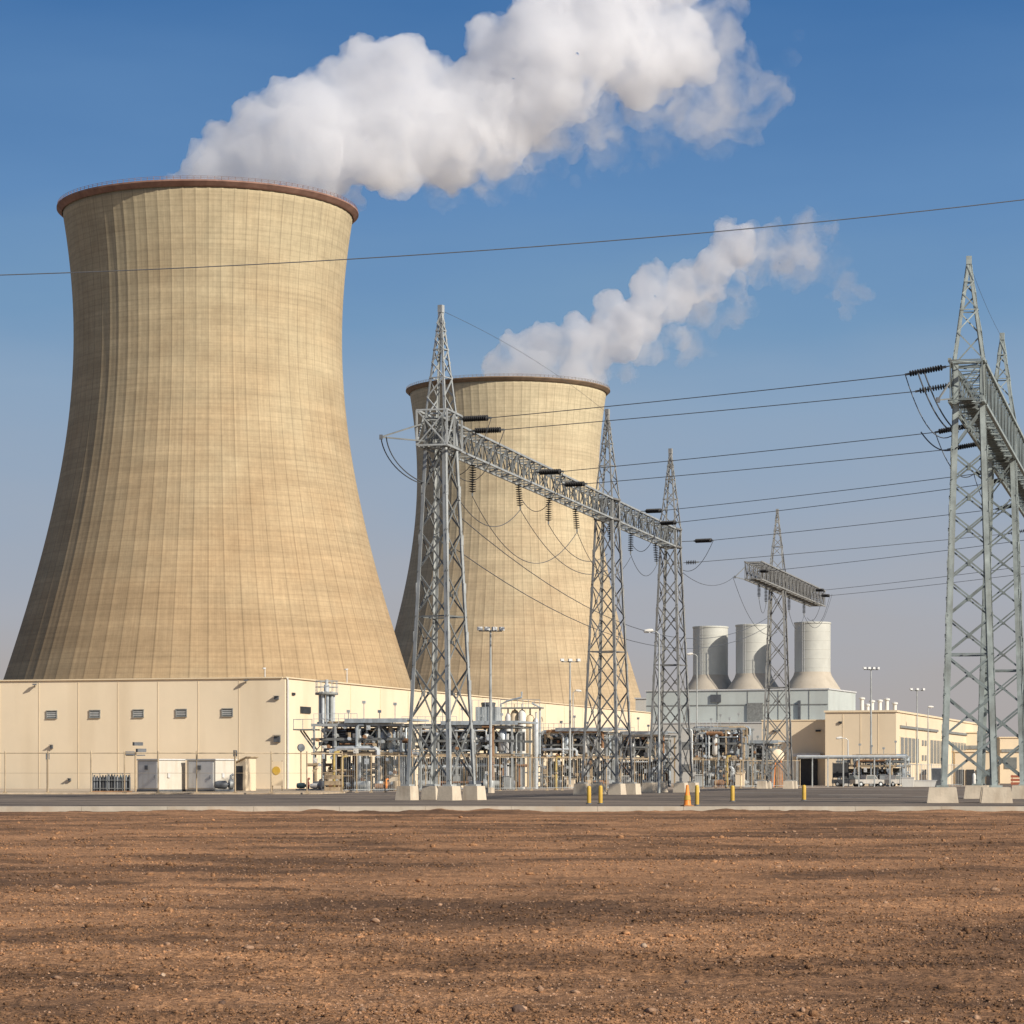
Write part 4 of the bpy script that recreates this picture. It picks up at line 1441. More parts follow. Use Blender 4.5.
# ------------------------------------------------------------------ process units
def process_unit(label, px0, px1, k, ytop, seed, depth=8.0, canopy=True, rail=True, dark_boxes=2, vessels=5, deck_z=4.0, fill=2.0):
    rr = random.Random(seed)
    p0, p1 = G(px0, k), G(px1, k)
    rz = -0.27
    w = (p1 - p0).length / math.cos(rz)
    H = HC + (HOR - ytop) * k
    t = thing('pipe_rack', label, 'pipe rack', p0, rz, 'pipe racks along the hall')
    n_ = max(2, int(round(w / 2.3)))
    for i in range(n_ + 1):
        for y in (0.0, depth * 0.5, depth):
            b = MB()
            x = w * i / n_
            b.bar((x, y, 0), (x, y, H - 0.15), 0.2)
            b.box((x, y, 0.12), (0.5, 0.5, 0.24))
            b.build('column', M['steel'] if rr.random() < 0.85 else M['tan_steel'], t)
    for y in (0.0, depth * 0.5, depth):
        for z, m in ((deck_z, M['tan_steel']), (H, M['steel']), (deck_z * 0.5 + H * 0.5, M['steel_brace'])):
            b = MB()
            b.bar((-0.3, y, z), (w + 0.3, y, z), 0.2, 0.28)
            b.build('beam', m, t)
    for i in range(n_ + 1):
        b = MB()
        x = w * i / n_
        for z in (deck_z - 0.02, H - 0.02):
            b.bar((x, 0, z), (x, depth, z), 0.15, 0.2)
        if i % 2 == 0:
            b.bar((x, 0, deck_z), (x + w / n_ if i < n_ else x - w / n_, 0, H), 0.09)
        b.build('tie', M['steel_brace'], t)
    for i in range(n_):
        for z0, z1, pr in ((0.3, deck_z - 0.25, 1.0), (deck_z + 0.4, H - 0.4, 0.85)):
            if rr.random() < pr:
                b = MB()
                b.box((w * (i + 0.5) / n_, depth * 0.78, (z0 + z1) / 2), (w / n_ - 0.3, 0.12, (z1 - z0) * rr.uniform(0.85, 1.0)))
                b.build('rear_panel', rr.choice([M['grid'], M['screen'], M['screen'], M['pipe_dark']]), t)
    b = MB()
    b.box((w / 2, depth / 2, deck_z + 0.2), (w - 0.2, depth - 0.3, 0.1))
    b.build('deck', M['grid'], t)
    if canopy:
        x0 = w * rr.uniform(0.25, 0.45)
        b = MB()
        b.box(((x0 + w) / 2 + 0.3, depth / 2, H + 0.55), (w - x0 + 1.0, depth + 1.0, 0.22))
        b.box(((x0 + w) / 2 + 0.3, -0.5, H + 0.42), (w - x0 + 1.0, 0.12, 0.45))
        b.build('canopy', M['pipe'], t)
        for i in range(3):
            b = MB()
            xx_ = x0 + (w - x0) * (i + 0.5) / 3
            b.bar((xx_, 0.1, H), (xx_, 0.1, H + 0.5), 0.16)
            b.build('canopy_post', M['steel'], t)
    if rail:
        b = MB()
        for z in (0.55, 1.1):
            b.bar((0, -0.05, H + z + 0.1), (w * 0.5, -0.05, H + z + 0.1), 0.05)
        for i in range(8):
            x = w * 0.5 * i / 7
            b.bar((x, -0.05, H), (x, -0.05, H + 1.2), 0.05)
        b.build('guard_rail', M['steel_bright'], t)
    for i in range(int(13 * fill)):                       # level pipes
        z = rr.choice([rr.uniform(0.6, deck_z - 0.4), rr.uniform(deck_z + 0.5, H - 0.3), H + 0.2])
        r_ = rr.choice([0.07, 0.1, 0.14, 0.2, 0.26])
        y = rr.uniform(-0.3, depth * 0.7)
        x0, x1 = rr.uniform(-0.5, w * 0.4), rr.uniform(w * 0.55, w + 0.6)
        pts_ = [(x0, y, z)]
        if rr.random() < 0.6:
            pts_ = [(x0, y, z - rr.uniform(0.5, 1.6)), (x0, y, z - r_ * 1.4), (x0 + r_ * 1.4, y, z)]
        pts_ += [(x1 - r_, y, z)]
        if rr.random() < 0.6:
            pts_ += [(x1, y, z - r_), (x1, y, max(0.1, z - rr.uniform(0.8, 3.0)))]
        b = MB()
        b.tube(pts_, r_, 8)
        b.build('pipe', rr.choice([M['pipe'], M['pipe'], M['steel_bright'], M['pipe_dark'], M['tan_steel'], M['rust']]), t, True)
    for i in range(int(28 * fill)):                       # risers
        x, y = rr.uniform(0, w), rr.uniform(-0.4, depth * 0.6)
        z0, z1 = rr.choice([(0.0, deck_z), (0.0, deck_z * 0.7), (deck_z, H), (0.0, H), (deck_z - 0.8, H - 0.6)])
        r_ = rr.choice([0.05, 0.07, 0.09, 0.13, 0.18])
        pts_ = [(x, y, z0), (x, y, z1 - 0.3), (x + rr.choice([-1, 1]) * 0.25, y, z1), (x + rr.choice([-1, 1]) * rr.uniform(0.4, 1.2), y, z1)]
        b = MB()
        b.tube(pts_, r_, 7)
        for q in range(rr.randint(1, 3)):
            z = rr.uniform(z0 + 0.2, z1 - 0.4)
            b.lathe([(r_ * 1.7, 0), (r_ * 1.7, 0.1)], (x, y, z), 8)
        b.build('riser', rr.choice([M['pipe'], M['steel_bright'], M['steel'], M['tan_steel'], M['pipe_dark'], M['rust'], M['pipe']]), t, True)
    for i in range(vessels):
        x = w * (0.42 + 0.55 * (i + 0.3) / vessels) + rr.uniform(-0.2, 0.2)
        r_ = rr.uniform(0.4, 0.55)
        z0, z1 = deck_z + 0.3, H - rr.uniform(0.3, 1.0)
        y = rr.uniform(0.2, 1.5)
        b = MB()
        b.lathe([(0.05, z0), (r_ * 0.6, z0 + 0.08), (r_, z0 + 0.35), (r_, z1 - 0.35), (r_ * 0.6, z1 - 0.08), (0.12, z1), (0.12, z1 + 0.5), (0.0, z1 + 0.5)], (x, y, 0), 16)
        b.build('vessel', rr.choice([M['steel_bright'], M['pipe'], M['white'], M['steel']]), t, True)
    for i in range(dark_boxes):
        x = w * (0.18 + 0.5 * i / max(1, dark_boxes)) + 0.6
        b = MB()
        b.box((x, 1.4, (deck_z + H) / 2 + 0.1), (2.3, 1.6, (H - deck_z) * 0.55))
        cb = b.build('cooler', M['dark'], t)
        b = MB()
        for q in range(6):
            b.box((x, 0.57, deck_z + (H - deck_z) * (0.3 + 0.08 * q)), (2.2, 0.06, 0.07))
        b.build('louvre', M['pipe_dark'], cb)
    for i in range(int(9 * fill)):                        # ground level cabinets, pumps and drums
        x, y = rr.uniform(0, w), rr.uniform(-1.2, 2.0)
        b = MB()
        if i % 3 == 0:
            hh = rr.uniform(1.0, 2.0)
            b.box((x, y, hh / 2 + 0.1), (rr.uniform(0.6, 1.2), 0.6, hh))
            b.box((x, y, hh + 0.13), (1.3, 0.75, 0.06))
            b.build('control_box', rr.choice([M['tan_steel'], M['beige'], M['white'], M['steel']]), t)
        elif i % 3 == 1:
            b.lathe([(0.0, -0.7), (0.35, -0.6), (0.42, 0.0), (0.42, 0.6), (0.2, 0.7), (0.2, 1.0), (0.0, 1.0)], (x, y, 0.65), 12, (1, 0.2, 0))
            b.box((x, y, 0.12), (1.5, 0.8, 0.24))
            b.build('pump', rr.choice([M['pipe_dark'], M['steel'], M['rust'], M['pipe_dark'], M['red']]), t, True)
        else:
            b.lathe([(0.4, 0.0), (0.42, 0.05), (0.42, 1.0), (0.4, 1.05), (0.1, 1.06)], (x, y, 0), 12)
            b.build('drum', rr.choice([M['pipe_dark'], M['steel'], M['tan_steel']]), t, True)
    for i in range(min(95, int(40 * fill))):                       # valves, junction boxes and fittings
        x, y = rr.uniform(0, w), rr.uniform(-0.5, 1.2)
        z = rr.uniform(0.4, H - 0.2)
        b = MB()
        if i % 2:
            b.lathe([(0.03, 0), (0.03, 0.25), (0.2, 0.27), (0.2, 0.31), (0.0, 0.32)], (x, y, z), 10, (0, -1, 0.2))
            b.box((x, y, z), (0.26, 0.2, 0.26))
            b.build('valve', rr.choice([M['pipe_dark'], M['steel_bright'], M['rust'], M['tan_steel'], M['steel']]), t)
        else:
            b.box((x, y, z), (rr.uniform(0.2, 0.6), 0.25, rr.uniform(0.2, 0.7)))
            b.box((x, y - 0.14, z), (0.15, 0.04, 0.15))
            b.build('junction_box', rr.choice([M['grey_paint'], M['white'], M['tan_steel'], M['pipe_dark'], M['steel_bright']]), t)
    for i in range(4):
        x = w * (0.3 + 0.18 * i)
        b = MB()
        hh = rr.uniform(1.2, 2.6)
        b.bar((x, depth * 0.4, H), (x, depth * 0.4, H + hh), 0.07)
        b.box((x, depth * 0.4, H + hh), (0.34, 0.25, 0.3))
        b.build('mast_lamp', M['steel'], t)
    return t, w, H
u1, w1, h1 = process_unit('pipe rack nearest the hall corner, below the round steel tower', 314, 402, 0.1075, 725, 11, 7.0, vessels=4)
process_unit('pipe rack behind the tallest left pylon, with a broad grey canopy', 402, 512, 0.117, 727, 12, 8.0, dark_boxes=2, vessels=5)
process_unit('pipe rack between the two left masts, right of the white vessels', 533, 606, 0.129, 733, 13, 8.0, vessels=4)
process_unit('pipe rack behind the middle pylon of the long beam', 606, 662, 0.143, 736, 14, 8.0, vessels=4)
process_unit('grey pipe rack left under the stacks', 692, 742, 0.139, 729, 15, 7.0, canopy=False, vessels=3)
process_unit('low grey pipe rack right of the lone yellow pipe, under the middle stack', 738, 772, 0.142, 745, 16, 6.0, canopy=True, rail=False, vessels=2, deck_z=3.4, fill=0.7)
process_unit('cluttered low pipe rack before the front of the beige shed', 838, 902, 0.148, 757, 17, 5.0, canopy=False, rail=False, vessels=0, dark_boxes=0, deck_z=3.0, fill=0.8)
# the round tower of pipes on the first rack
ct = thing('column_tower', 'round bundle of tall grey tubes with a railed platform above the first pipe rack', 'process tower', u1.location + Vector((1.3, 0.9, h1 + 0.15)), 0)
for i in range(9):
    q = 2 * math.pi * i / 9
    b = MB()
    hh = HC + (HOR - 691) * 0.1075 - h1 - 0.2
    b.tube([(0.72 * math.cos(q), 0.72 * math.sin(q), 0), (0.72 * math.cos(q), 0.72 * math.sin(q), hh)], 0.19, 10)
    b.build('tube', [M['steel_bright'], M['pipe'], M['steel']][i % 3], ct, True)
b = MB()
b.lathe([(1.2, hh - 0.35), (1.25, hh - 0.3), (1.25, hh - 0.1), (0.1, hh - 0.08)], n=20)
b.build('platform', M['grid'], ct)
b = MB()
for i in range(12):
    q = 2 * math.pi * i / 12
    b.bar((1.2 * math.cos(q), 1.2 * math.sin(q), hh - 0.1), (1.2 * math.cos(q), 1.2 * math.sin(q), hh + 1.2), 0.05)
for z in (0.5, 1.15):
    b.tube([(1.2 * math.cos(2 * math.pi * i / 24), 1.2 * math.sin(2 * math.pi * i / 24), hh + z) for i in range(25)], 0.035, 5)
b.build('guard_rail', M['steel'], ct)
b = MB()
b.lathe([(0.3, hh), (0.3, hh + 0.7), (0.18, hh + 0.8), (0.18, hh + 1.3), (0, hh + 1.3)], n=12)
b.build('cap', M['steel_bright'], ct)
# side platform of the first rack
sp_ = thing('side_platform', 'small railed platform jutting left from the first pipe rack over the post with the disc', 'platform', u1.location + Vector((-1.0, 0.2, h1 - 0.6)), -0.27)
b = MB()
b.box((0, 0.5, 0.1), (2.2, 2.4, 0.14))
b.build('deck', M['steel_brace'], sp_)
b = MB()
b.bar((0.9, 0.3, -2.0), (-0.6, 0.3, 0.0), 0.14)
b.bar((0.9, 1.2, -2.0), (-0.6, 1.2, 0.0), 0.14)
b.build('strut', M['steel_brace'], sp_)
b = MB()
for x in (-1.05, 0, 1.05):
    b.bar((x, -0.65, 0.1), (x, -0.65, 1.2), 0.06)
b.bar((-1.1, -0.65, 1.2), (1.1, -0.65, 1.2), 0.06)
b.bar((-1.05, -0.65, 1.2), (-1.05, 1.7, 1.2), 0.06)
b.build('guard_rail', M['steel'], sp_)
# white vessels between racks
vw = thing('vessel_group', 'cluster of tall whitish vessels with a pipe crown right of the left floodlight mast', 'process vessels', G(520, 0.1225), -0.2)
for i, (x, y, h_, r_) in enumerate(((-1.5, 0, 9.2, 0.28), (-0.7, 0.3, 9.6, 0.42), (0.3, -0.2, 9.6, 0.38), (1.2, 0.3, 9.0, 0.42), (2.0, 0, 8.6, 0.25))):
    b = MB()
    b.lathe([(r_, 0), (r_, 4.0), (r_ * 1.3, 4.3), (r_ * 1.3, h_ - 0.4), (r_ * 0.8, h_), (0.1, h_ + 0.1), (0.1, h_ + 0.8), (0, h_ + 0.8)], (x, y, 0), 14)
    b.build('vessel', [M['grey_paint'], M['cream_trim'], M['white'], M['cream_trim'], M['steel_bright']][i], vw, True)
b = MB()
b.box((0.2, 0.1, 9.9), (5.2, 1.6, 0.18))
b.build('platform', M['grid'], vw)
b = MB()
for i in range(8):
    b.bar((-2.3 + i * 0.7, -0.7, 9.9), (-2.3 + i * 0.7, -0.7, 10.9), 0.06)
b.bar((-2.3, -0.7, 10.9), (2.6, -0.7, 10.9), 0.06)
b.bar((-2.3, -0.7, 10.4), (2.6, -0.7, 10.4), 0.05)
b.build('guard_rail', M['steel'], vw)
b = MB()
b.tube([(-2.4, 0, 5), (-2.4, 0, 10.4), (-1.5, 0, 10.8), (0.2, 0, 11.2), (0.2, 0, 11.9)], 0.12, 8)
b.tube([(2.4, 0.4, 3), (2.4, 0.4, 10.0), (1.4, 0.4, 10.5)], 0.12, 8)
b.build('crown_pipe', M['pipe'], vw)
b = MB()
for z in (2.0, 4.2, 6.8):
    b.box((0.2, 0, z), (5.0, 0.12, 0.16))
b.build('tie', M['steel_brace'], vw)
# another small head unit over rack 2
rv = thing('roof_unit', 'grey fan unit with railings on the canopy behind the tallest left pylon', 'fan unit', G(486, 0.1185, HC + (HOR - 722) * 0.1185), -0.27)
b = MB()
b.box((0, 1, 0.9), (2.6, 2.0, 1.8))
b.build('housing', M['steel'], rv)
b = MB()
b.lathe([(0.8, 1.8), (0.9, 2.3), (0.7, 2.35), (0.1, 2.0)], (0, 1, 0), 14)
b.build('fan_cowl', M['pipe_dark'], rv)
b = MB()
for i in range(5):
    b.bar((-1.6 + i * 0.8, -0.3, 0), (-1.6 + i * 0.8, -0.3, 2.6), 0.05)
b.bar((-1.6, -0.3, 2.6), (1.6, -0.3, 2.6), 0.05)
b.build('guard_rail', M['steel_bright'], rv)
# sphere tank with orange foot
stt = thing('round_tank', 'pale round tank head on an orange foot behind the lone pylon', 'tank', G(778, 0.139), 0)
b = MB()
b.lathe([(0.0, -0.35), (0.5, -0.3), (0.85, -0.1), (0.9, 0.05), (0.7, 0.2), (0.0, 0.3)], (0, 0, 4.4), 20, (0.2, -1, 0.1))
b.build('tank_head', M['beige'], stt, True)
b = MB()
b.lathe([(0.75, 0), (0.6, 1.2), (0.62, 2.6), (0.4, 3.6), (0.0, 3.7)], (0.1, 0, 0), 14)
b.build('foot', M['rust'], stt, True)
b = MB()
for s_ in (-0.6, 0.6):
    b.bar((s_, -0.3, 0), (s_ * 0.6, -0.3, 3.8), 0.16)
b.build('brace', M['orange'], stt)
# yellow service pipes
for px, k, yt, lab in ((727, 0.128, 756, 'upright yellow pipe in the barred fence below the left stack'), (334, 0.1035, 752, 'yellow upright pipe at the left foot of the first pipe rack'),
                       (342, 0.105, 756, 'second yellow upright pipe beside the first pipe rack column'), (556, 0.112, 757, 'yellow stained upright pipe behind the tan fence')):
    h_ = HC + (HOR - yt) * k
    t = thing('service_pipe', lab, 'pipe', G(px, k), 0)
    b = MB()
    b.tube([(0, 0, 0), (0, 0, h_ - 0.3), (0.1, 0.1, h_ - 0.05), (0.5, 0.4, h_)], 0.15, 8)
    b.build('pipe', M['ochre'], t, True)
    b = MB()
    b.lathe([(0.26, h_ * 0.5), (0.26, h_ * 0.5 + 0.16)], n=10)
    b.lathe([(0.26, 0.0), (0.26, 0.12)], n=10)
    b.build('flange', M['tan_steel'], t)

# pipe bridge before the shed
pb = thing('pipe_bridge', 'long pale pipe bridge on thin legs before the beige shed and its wing', 'pipe bridge', G(797, 0.142), -0.05)
wpb = (905 - 797) * 0.142
b = MB()
b.tube([(0, 0, 4.35), (wpb, 0, 4.35)], 0.14, 8)
b.build('pipe', M['steel_bright'], pb)
b = MB()
b.tube([(0, 0.5, 4.1), (wpb, 0.5, 4.1)], 0.1, 8)
b.build('pipe', M['pipe'], pb)
for i in range(8):
    b = MB()
    x = wpb * i / 7
    b.bar((x, 0, 0), (x, 0, 4.3), 0.14)
    b.bar((x, 0.6, 0), (x, 0.6, 4.3), 0.14)
    b.bar((x, -0.1, 3.95), (x, 0.7, 3.95), 0.12)
    b.build('leg', M['steel'], pb)

# ------------------------------------------------------------------ small things along the fence
def cabinet(label, px, k, w, d, h, rz):
    t = thing('equipment_cabinet', label, 'cabinet', G(px, k, 0.14), rz, 'white cabinets before the hall')
    b = MB()
    b.box((w / 2, d / 2, h / 2 + 0.2), (w, d, h))
    b.build('body', M['cabinet'], t)
    b = MB()
    b.box((w / 2, d / 2, h + 0.26), (w + 0.2, d + 0.2, 0.12))
    b.build('roof', M['grey_paint'], t)
    b = MB()
    b.box((w / 2, d / 2, 0.1), (w + 0.1, d + 0.1, 0.2))
    b.build('plinth', M['pipe_dark'], t)
    b = MB()
    b.box((w / 2, -0.03, h / 2 + 0.2), (w * 0.86, 0.06, h * 0.9))
    dr = b.build('door', M['grey_paint'], t)
    b = MB()
    b.box((w * 0.45, -0.09, h * 0.82), (0.45, 0.08, 0.4))
    b.build('vent', M['pipe_dark'], dr)
    b = MB()
    b.box((w * 0.84, -0.1, h * 0.5), (0.06, 0.1, 0.3))
    b.build('handle', M['pipe_dark'], dr)
    b = MB()
    b.box((w + 0.06, d * 0.35, h * 0.55), (0.12, 0.3, 0.4))
    b.build('meter_box', M['grey_paint'], t)
    return t
cabinet('left white equipment cabinet with a dark vent, beside the post with floodlights', 137.5, 0.094, 2.9, 3.4, 2.75, -0.78 + math.pi / 4 - 0.75 + 0.75 - math.pi / 4 + 0.1)
cabinet('right white equipment cabinet with a dark vent, next to the small hut', 187, 0.094, 3.5, 2.9, 2.75, -0.6)

rk = thing('gas_cylinder_rack', 'rack of dark gas cylinders behind the fence, left of the white cabinets', 'cylinder rack', G(92.5, 0.0905, 0.14), 0.0)
b = MB()
for x in np.linspace(0, 3.4, 6):
    b.bar((x, -0.1, 0), (x, -0.1, 1.75), 0.05)
for z in (0.35, 1.1, 1.7):
    b.bar((0, -0.1, z), (3.4, -0.1, z), 0.05)
b.build('frame', M['steel_brace'], rk)
for i in range(13):
    for row in (0, 1):
        b = MB()
        x = 0.12 + i * 0.262
        hh = 1.25 + 0.2 * random.random()
        b.lathe([(0.12, 0.12), (0.12, hh), (0.05, hh + 0.13), (0.05, hh + 0.22), (0, hh + 0.22)], (x, 0.16 + row * 0.3, 0), 10)
        b.build('gas_cylinder', random.choice([M['dark'], M['pipe_dark'], M['teal'], M['dark'], M['pipe_dark']]), rk, True)
b = MB()
b.box((1.7, 0.3, 0.06), (3.6, 0.9, 0.12))
b.build('pallet', M['rust'], rk)

hut = thing('guard_hut', 'small tan hut with a dark doorway and sloping roof near the hall corner', 'hut', G(228, 0.099, 0.14), -0.35)
b = MB()
vs = [(0, 0, 0), (1.9, 0, 0), (1.9, 2.4, 0), (0, 2.4, 0), (0, 0, 2.4), (1.9, 0, 3.2), (1.9, 2.4, 3.2), (0, 2.4, 2.4)]
b.add(vs, [(0, 3, 2, 1), (0, 1, 5, 4), (1, 2, 6, 5), (2, 3, 7, 6), (3, 0, 4, 7), (4, 5, 6, 7)])
b.build('wall', M['beige'], hut)
b = MB()
b.add([(-0.2, -0.25, 2.33), (2.1, -0.25, 3.3), (2.1, 2.6, 3.3), (-0.2, 2.6, 2.33), (-0.2, -0.25, 2.43), (2.1, -0.25, 3.4), (2.1, 2.6, 3.4), (-0.2, 2.6, 2.43)],
      [(0, 3, 2, 1), (4, 5, 6, 7), (0, 1, 5, 4), (1, 2, 6, 5), (2, 3, 7, 6), (3, 0, 4, 7)])
b.build('roof', M['tan_steel'], hut)
b = MB()
b.box((1.15, -0.03, 1.25), (0.95, 0.08, 2.4))
b.build('door', M['dark'], hut)
lw = thing('low_wall', 'low stepped tan wall with a dark hatch left of the small hut', 'wall', G(209, 0.0985, 0.14), -0.2)
b = MB()
b.box((0.5, 0.2, 0.75), (1.0, 0.4, 1.5))
b.box((1.42, 0.2, 1.0), (0.83, 0.4, 2.0))
b.build('masonry', M['beige'], lw)
b = MB()
b.box((1.0, -0.03, 1.2), (0.5, 0.08, 0.9))
b.build('hatch', M['pipe_dark'], lw)
sg = thing('warning_board', 'cream board with a round yellow sign right of the small hut', 'sign', G(272, 0.1, 0.14), -0.2)
b = MB()
b.box((0.5, 0.05, 1.7), (1.2, 0.1, 2.4))
b.build('board', M['cream_trim'], sg)
b = MB()
b.lathe([(0.0, 0.0), (0.42, 0.0), (0.42, 0.04), (0.0, 0.04)], (0.45, 0.0, 2.0), 16, (0, -1, 0))
b.build('sign_disc', M['yellow'], sg)
b = MB()
for x in (0.0, 1.0):
    b.bar((x, 0.15, 0), (x, 0.15, 3.0), 0.1)
b.build('leg', M['tan_steel'], sg)
ch = thing('crate', 'tan open crate beside the first pipe rack foot', 'crate', G(325, 0.0995), -0.2)
b = MB()
for z in (0.3, 0.9, 1.5):
    b.box((0.7, 0, z), (1.5, 0.06, 0.4))
    b.box((0.7, 1.2, z), (1.5, 0.06, 0.4))
    b.box((-0.06, 0.6, z), (0.06, 1.2, 0.4))
    b.box((1.46, 0.6, z), (0.06, 1.2, 0.4))
b.build('side_boards', M['tan_steel'], ch)
b = MB()
for x, y in ((0, 0.06), (1.4, 0.06), (0, 1.14), (1.4, 1.14)):
    b.box((x, y, 0.9), (0.1, 0.06, 1.8))
b.build('corner_post', M['tan_steel'], ch)
def machine(label, px, k, m1, m2, s=1.0, z0=0.14):
    t = thing('pump_set', label, 'pump', G(px, k, z0), random.uniform(-0.6, 0.6))
    b = MB()
    b.box((0, 0, 0.12 * s), (1.9 * s, 0.9 * s, 0.24 * s))
    b.build('skid', M['pipe_dark'], t)
    b = MB()
    b.lathe([(q[0] * s, q[1] * s) for q in ((0.0, -0.7), (0.3, -0.65), (0.38, -0.3), (0.38, 0.4), (0.2, 0.5), (0.2, 0.75), (0, 0.75))], (-0.2 * s, 0, 0.65 * s), 12, (1, 0, 0))
    b.build('motor', m1, t, True)
    b = MB()
    b.lathe([(q[0] * s, q[1] * s) for q in ((0.0, -0.2), (0.45, -0.18), (0.5, 0.0), (0.45, 0.18), (0.0, 0.2))], (0.65 * s, 0, 0.7 * s), 12, (1, 0, 0))
    b.tube([(0.65 * s, 0, 1.0 * s), (0.65 * s, 0, 1.5 * s), (0.9 * s, 0.1, 1.6 * s)], 0.12, 8)
    b.build('pump_casing', m2, t, True)
    return t
machine('dark pump set on a skid between the right white cabinet and the hut', 229 - 5, 0.0925, M['pipe_dark'], M['steel'])
machine('pump set with a red casing at the hall corner', 303, 0.101, M['teal'], M['red'], 0.75, 0.14)
machine('second pump set, grey with white pipe, beside the red one', 316, 0.1015, M['white'], M['pipe_dark'], 0.7, 0.14)
machine('rusty motor pump set with an orange casing under the first pipe rack', 381, 0.103, M['rust'], M['orange'], 0.8, 0.006)
machine('small dark pump set at the foot of the left floodlight mast', 478, 0.1, M['pipe_dark'], M['steel'], 1.1, 0.006)

# yellow bollards and a marker cone on the road side
def bollard(px, ybase, ytop, label):
    k = HC / (ybase - HOR)
    h = (ybase - ytop) * k
    t = thing('bollard', label, 'bollard', G(px, k), 0, 'yellow bollards along the road')
    r_ = 2.1 * k
    b = MB()
    b.lathe([(r_, 0), (r_, h - 0.12), (r_ * 0.85, h - 0.04), (r_ * 0.5, h), (0, h)], n=14)
    b.build('post', M['yellow'], t, True)
    b = MB()
    b.lathe([(r_ * 1.5, -0.02), (r_ * 1.5, 0.05), (r_ * 1.02, 0.06)], n=14)
    b.build('base_plate', M['pipe_dark'], t)
    return t
bollard(589, 804, 786, 'left one of the close pair of yellow bollards before the middle pylon')
bollard(600.5, 804, 785.5, 'right one of the close pair of yellow bollards before the middle pylon')
bollard(697, 805.5, 785, 'yellow bollard just right of the orange cone')
bollard(732.5, 801.5, 785.5, 'single yellow bollard in front of the grey barred fence')
bollard(804, 800.5, 785, 'rightmost single yellow bollard, before the shadowed wing')
kc = HC / (812.5 - HOR)
cn = thing('traffic_cone', 'orange traffic cone on the kerb left of a yellow bollard', 'traffic cone', Vector(((687 - 512) * 0.0467, KERB_Y + 0.3, 0.24)), 0.3)
b = MB()
b.lathe([(0.2, 0.05), (0.17, 0.1), (0.06, 0.98), (0.04, 1.0), (0, 1.0)], n=16)
b.build('cone', M['orange'], cn, True)
b = MB()
b.lathe([(0.155, 0.3), (0.165, 0.3), (0.138, 0.52), (0.12, 0.52)], n=16)
b.f = b.f[:-2]
b.build('band', M['yellow'], cn)
b = MB()
b.box((0, 0, 0.03), (0.5, 0.5, 0.06))
b.build('base', M['rust'], cn)

# vehicles and site things before the shed
def pickup(label, px, k, rz, body, bed=True):
    t = thing('pickup_truck', label, 'pickup truck', G(px, k), rz, 'vehicles parked before the beige shed')
    b = MB()
    prof = [(-2.5, 0.45), (2.45, 0.45), (2.5, 0.75), (2.4, 0.98), (1.2, 1.06), (0.75, 1.68), (-0.65, 1.7), (-0.8, 1.06), (-2.5, 1.04)]
    n_ = len(prof)
    vs = [(x, -0.88, z) for x, z in prof] + [(x, 0.88, z) for x, z in prof]
    b.add(vs, [tuple(range(n_)), tuple(range(2 * n_ - 1, n_ - 1, -1))] + [((i + 1) % n_, i, n_ + i, n_ + (i + 1) % n_) for i in range(n_)])
    b.build('body', body, t)
    for s_ in (-1, 1):
        b = MB()
        vs = [(1.05, s_ * 0.885, 1.1), (0.68, s_ * 0.885, 1.6), (-0.58, s_ * 0.885, 1.62), (-0.68, s_ * 0.885, 1.1)]
        b.add(vs + [(x, y + s_ * 0.02, z) for x, y, z in vs], [(0, 1, 2, 3), (4, 5, 6, 7), (0, 1, 5, 4), (1, 2, 6, 5), (2, 3, 7, 6), (3, 0, 4, 7)])
        b.build('side_window', M['glass'], t)
        for x in (-1.6, 1.6):
            b = MB()
            b.lathe([(0.1, -0.12), (0.36, -0.12), (0.38, -0.08), (0.38, 0.08), (0.36, 0.12), (0.1, 0.12)], (x, s_ * 0.82, 0.38), 16, (0, 1, 0))
            w_ = b.build('wheel', M['rubber'], t)
            b = MB()
            b.lathe([(0.0, -0.14), (0.2, -0.135), (0.2, 0.135), (0.0, 0.14)], (x, s_ * 0.82, 0.38), 12, (0, 1, 0))
            b.build('rim', M['steel_bright'], w_)
    b = MB()
    b.add([(1.19, -0.8, 1.08), (1.19, 0.8, 1.08), (0.78, 0.75, 1.64), (0.78, -0.75, 1.64), (1.23, -0.8, 1.08), (1.23, 0.8, 1.08), (0.82, 0.75, 1.64), (0.82, -0.75, 1.64)],
          [(0, 1, 2, 3), (4, 5, 6, 7), (0, 1, 5, 4), (1, 2, 6, 5), (2, 3, 7, 6), (3, 0, 4, 7)])
    b.build('windscreen', M['glass'], t)
    return t
pickup('white pickup parked before the shed front, next to a floodlight mast', 868, 0.1455, 0.35, M['dusty'])
pickup('dark grey pickup parked left of the white one before the shed', 850, 0.1465, -0.5, M['pipe_dark'])
pickup('second white pickup, parked near the corner of the beige shed', 893, 0.1462, 0.9, M['dusty'])
sk = thing('mesh_container', 'dark mesh container under the pipe bridge before the shed', 'container', G(833, 0.143), -0.1)
b = MB()
b.box((1.1, 0.8, 2.35), (2.3, 1.6, 2.1))
b.build('box', M['dark'], sk)
b = MB()
for x in (0.0, 2.2):
    for y in (0.05, 1.55):
        b.bar((x, y, 0), (x, y, 3.5), 0.1)
b.build('frame', M['pipe_dark'], sk)
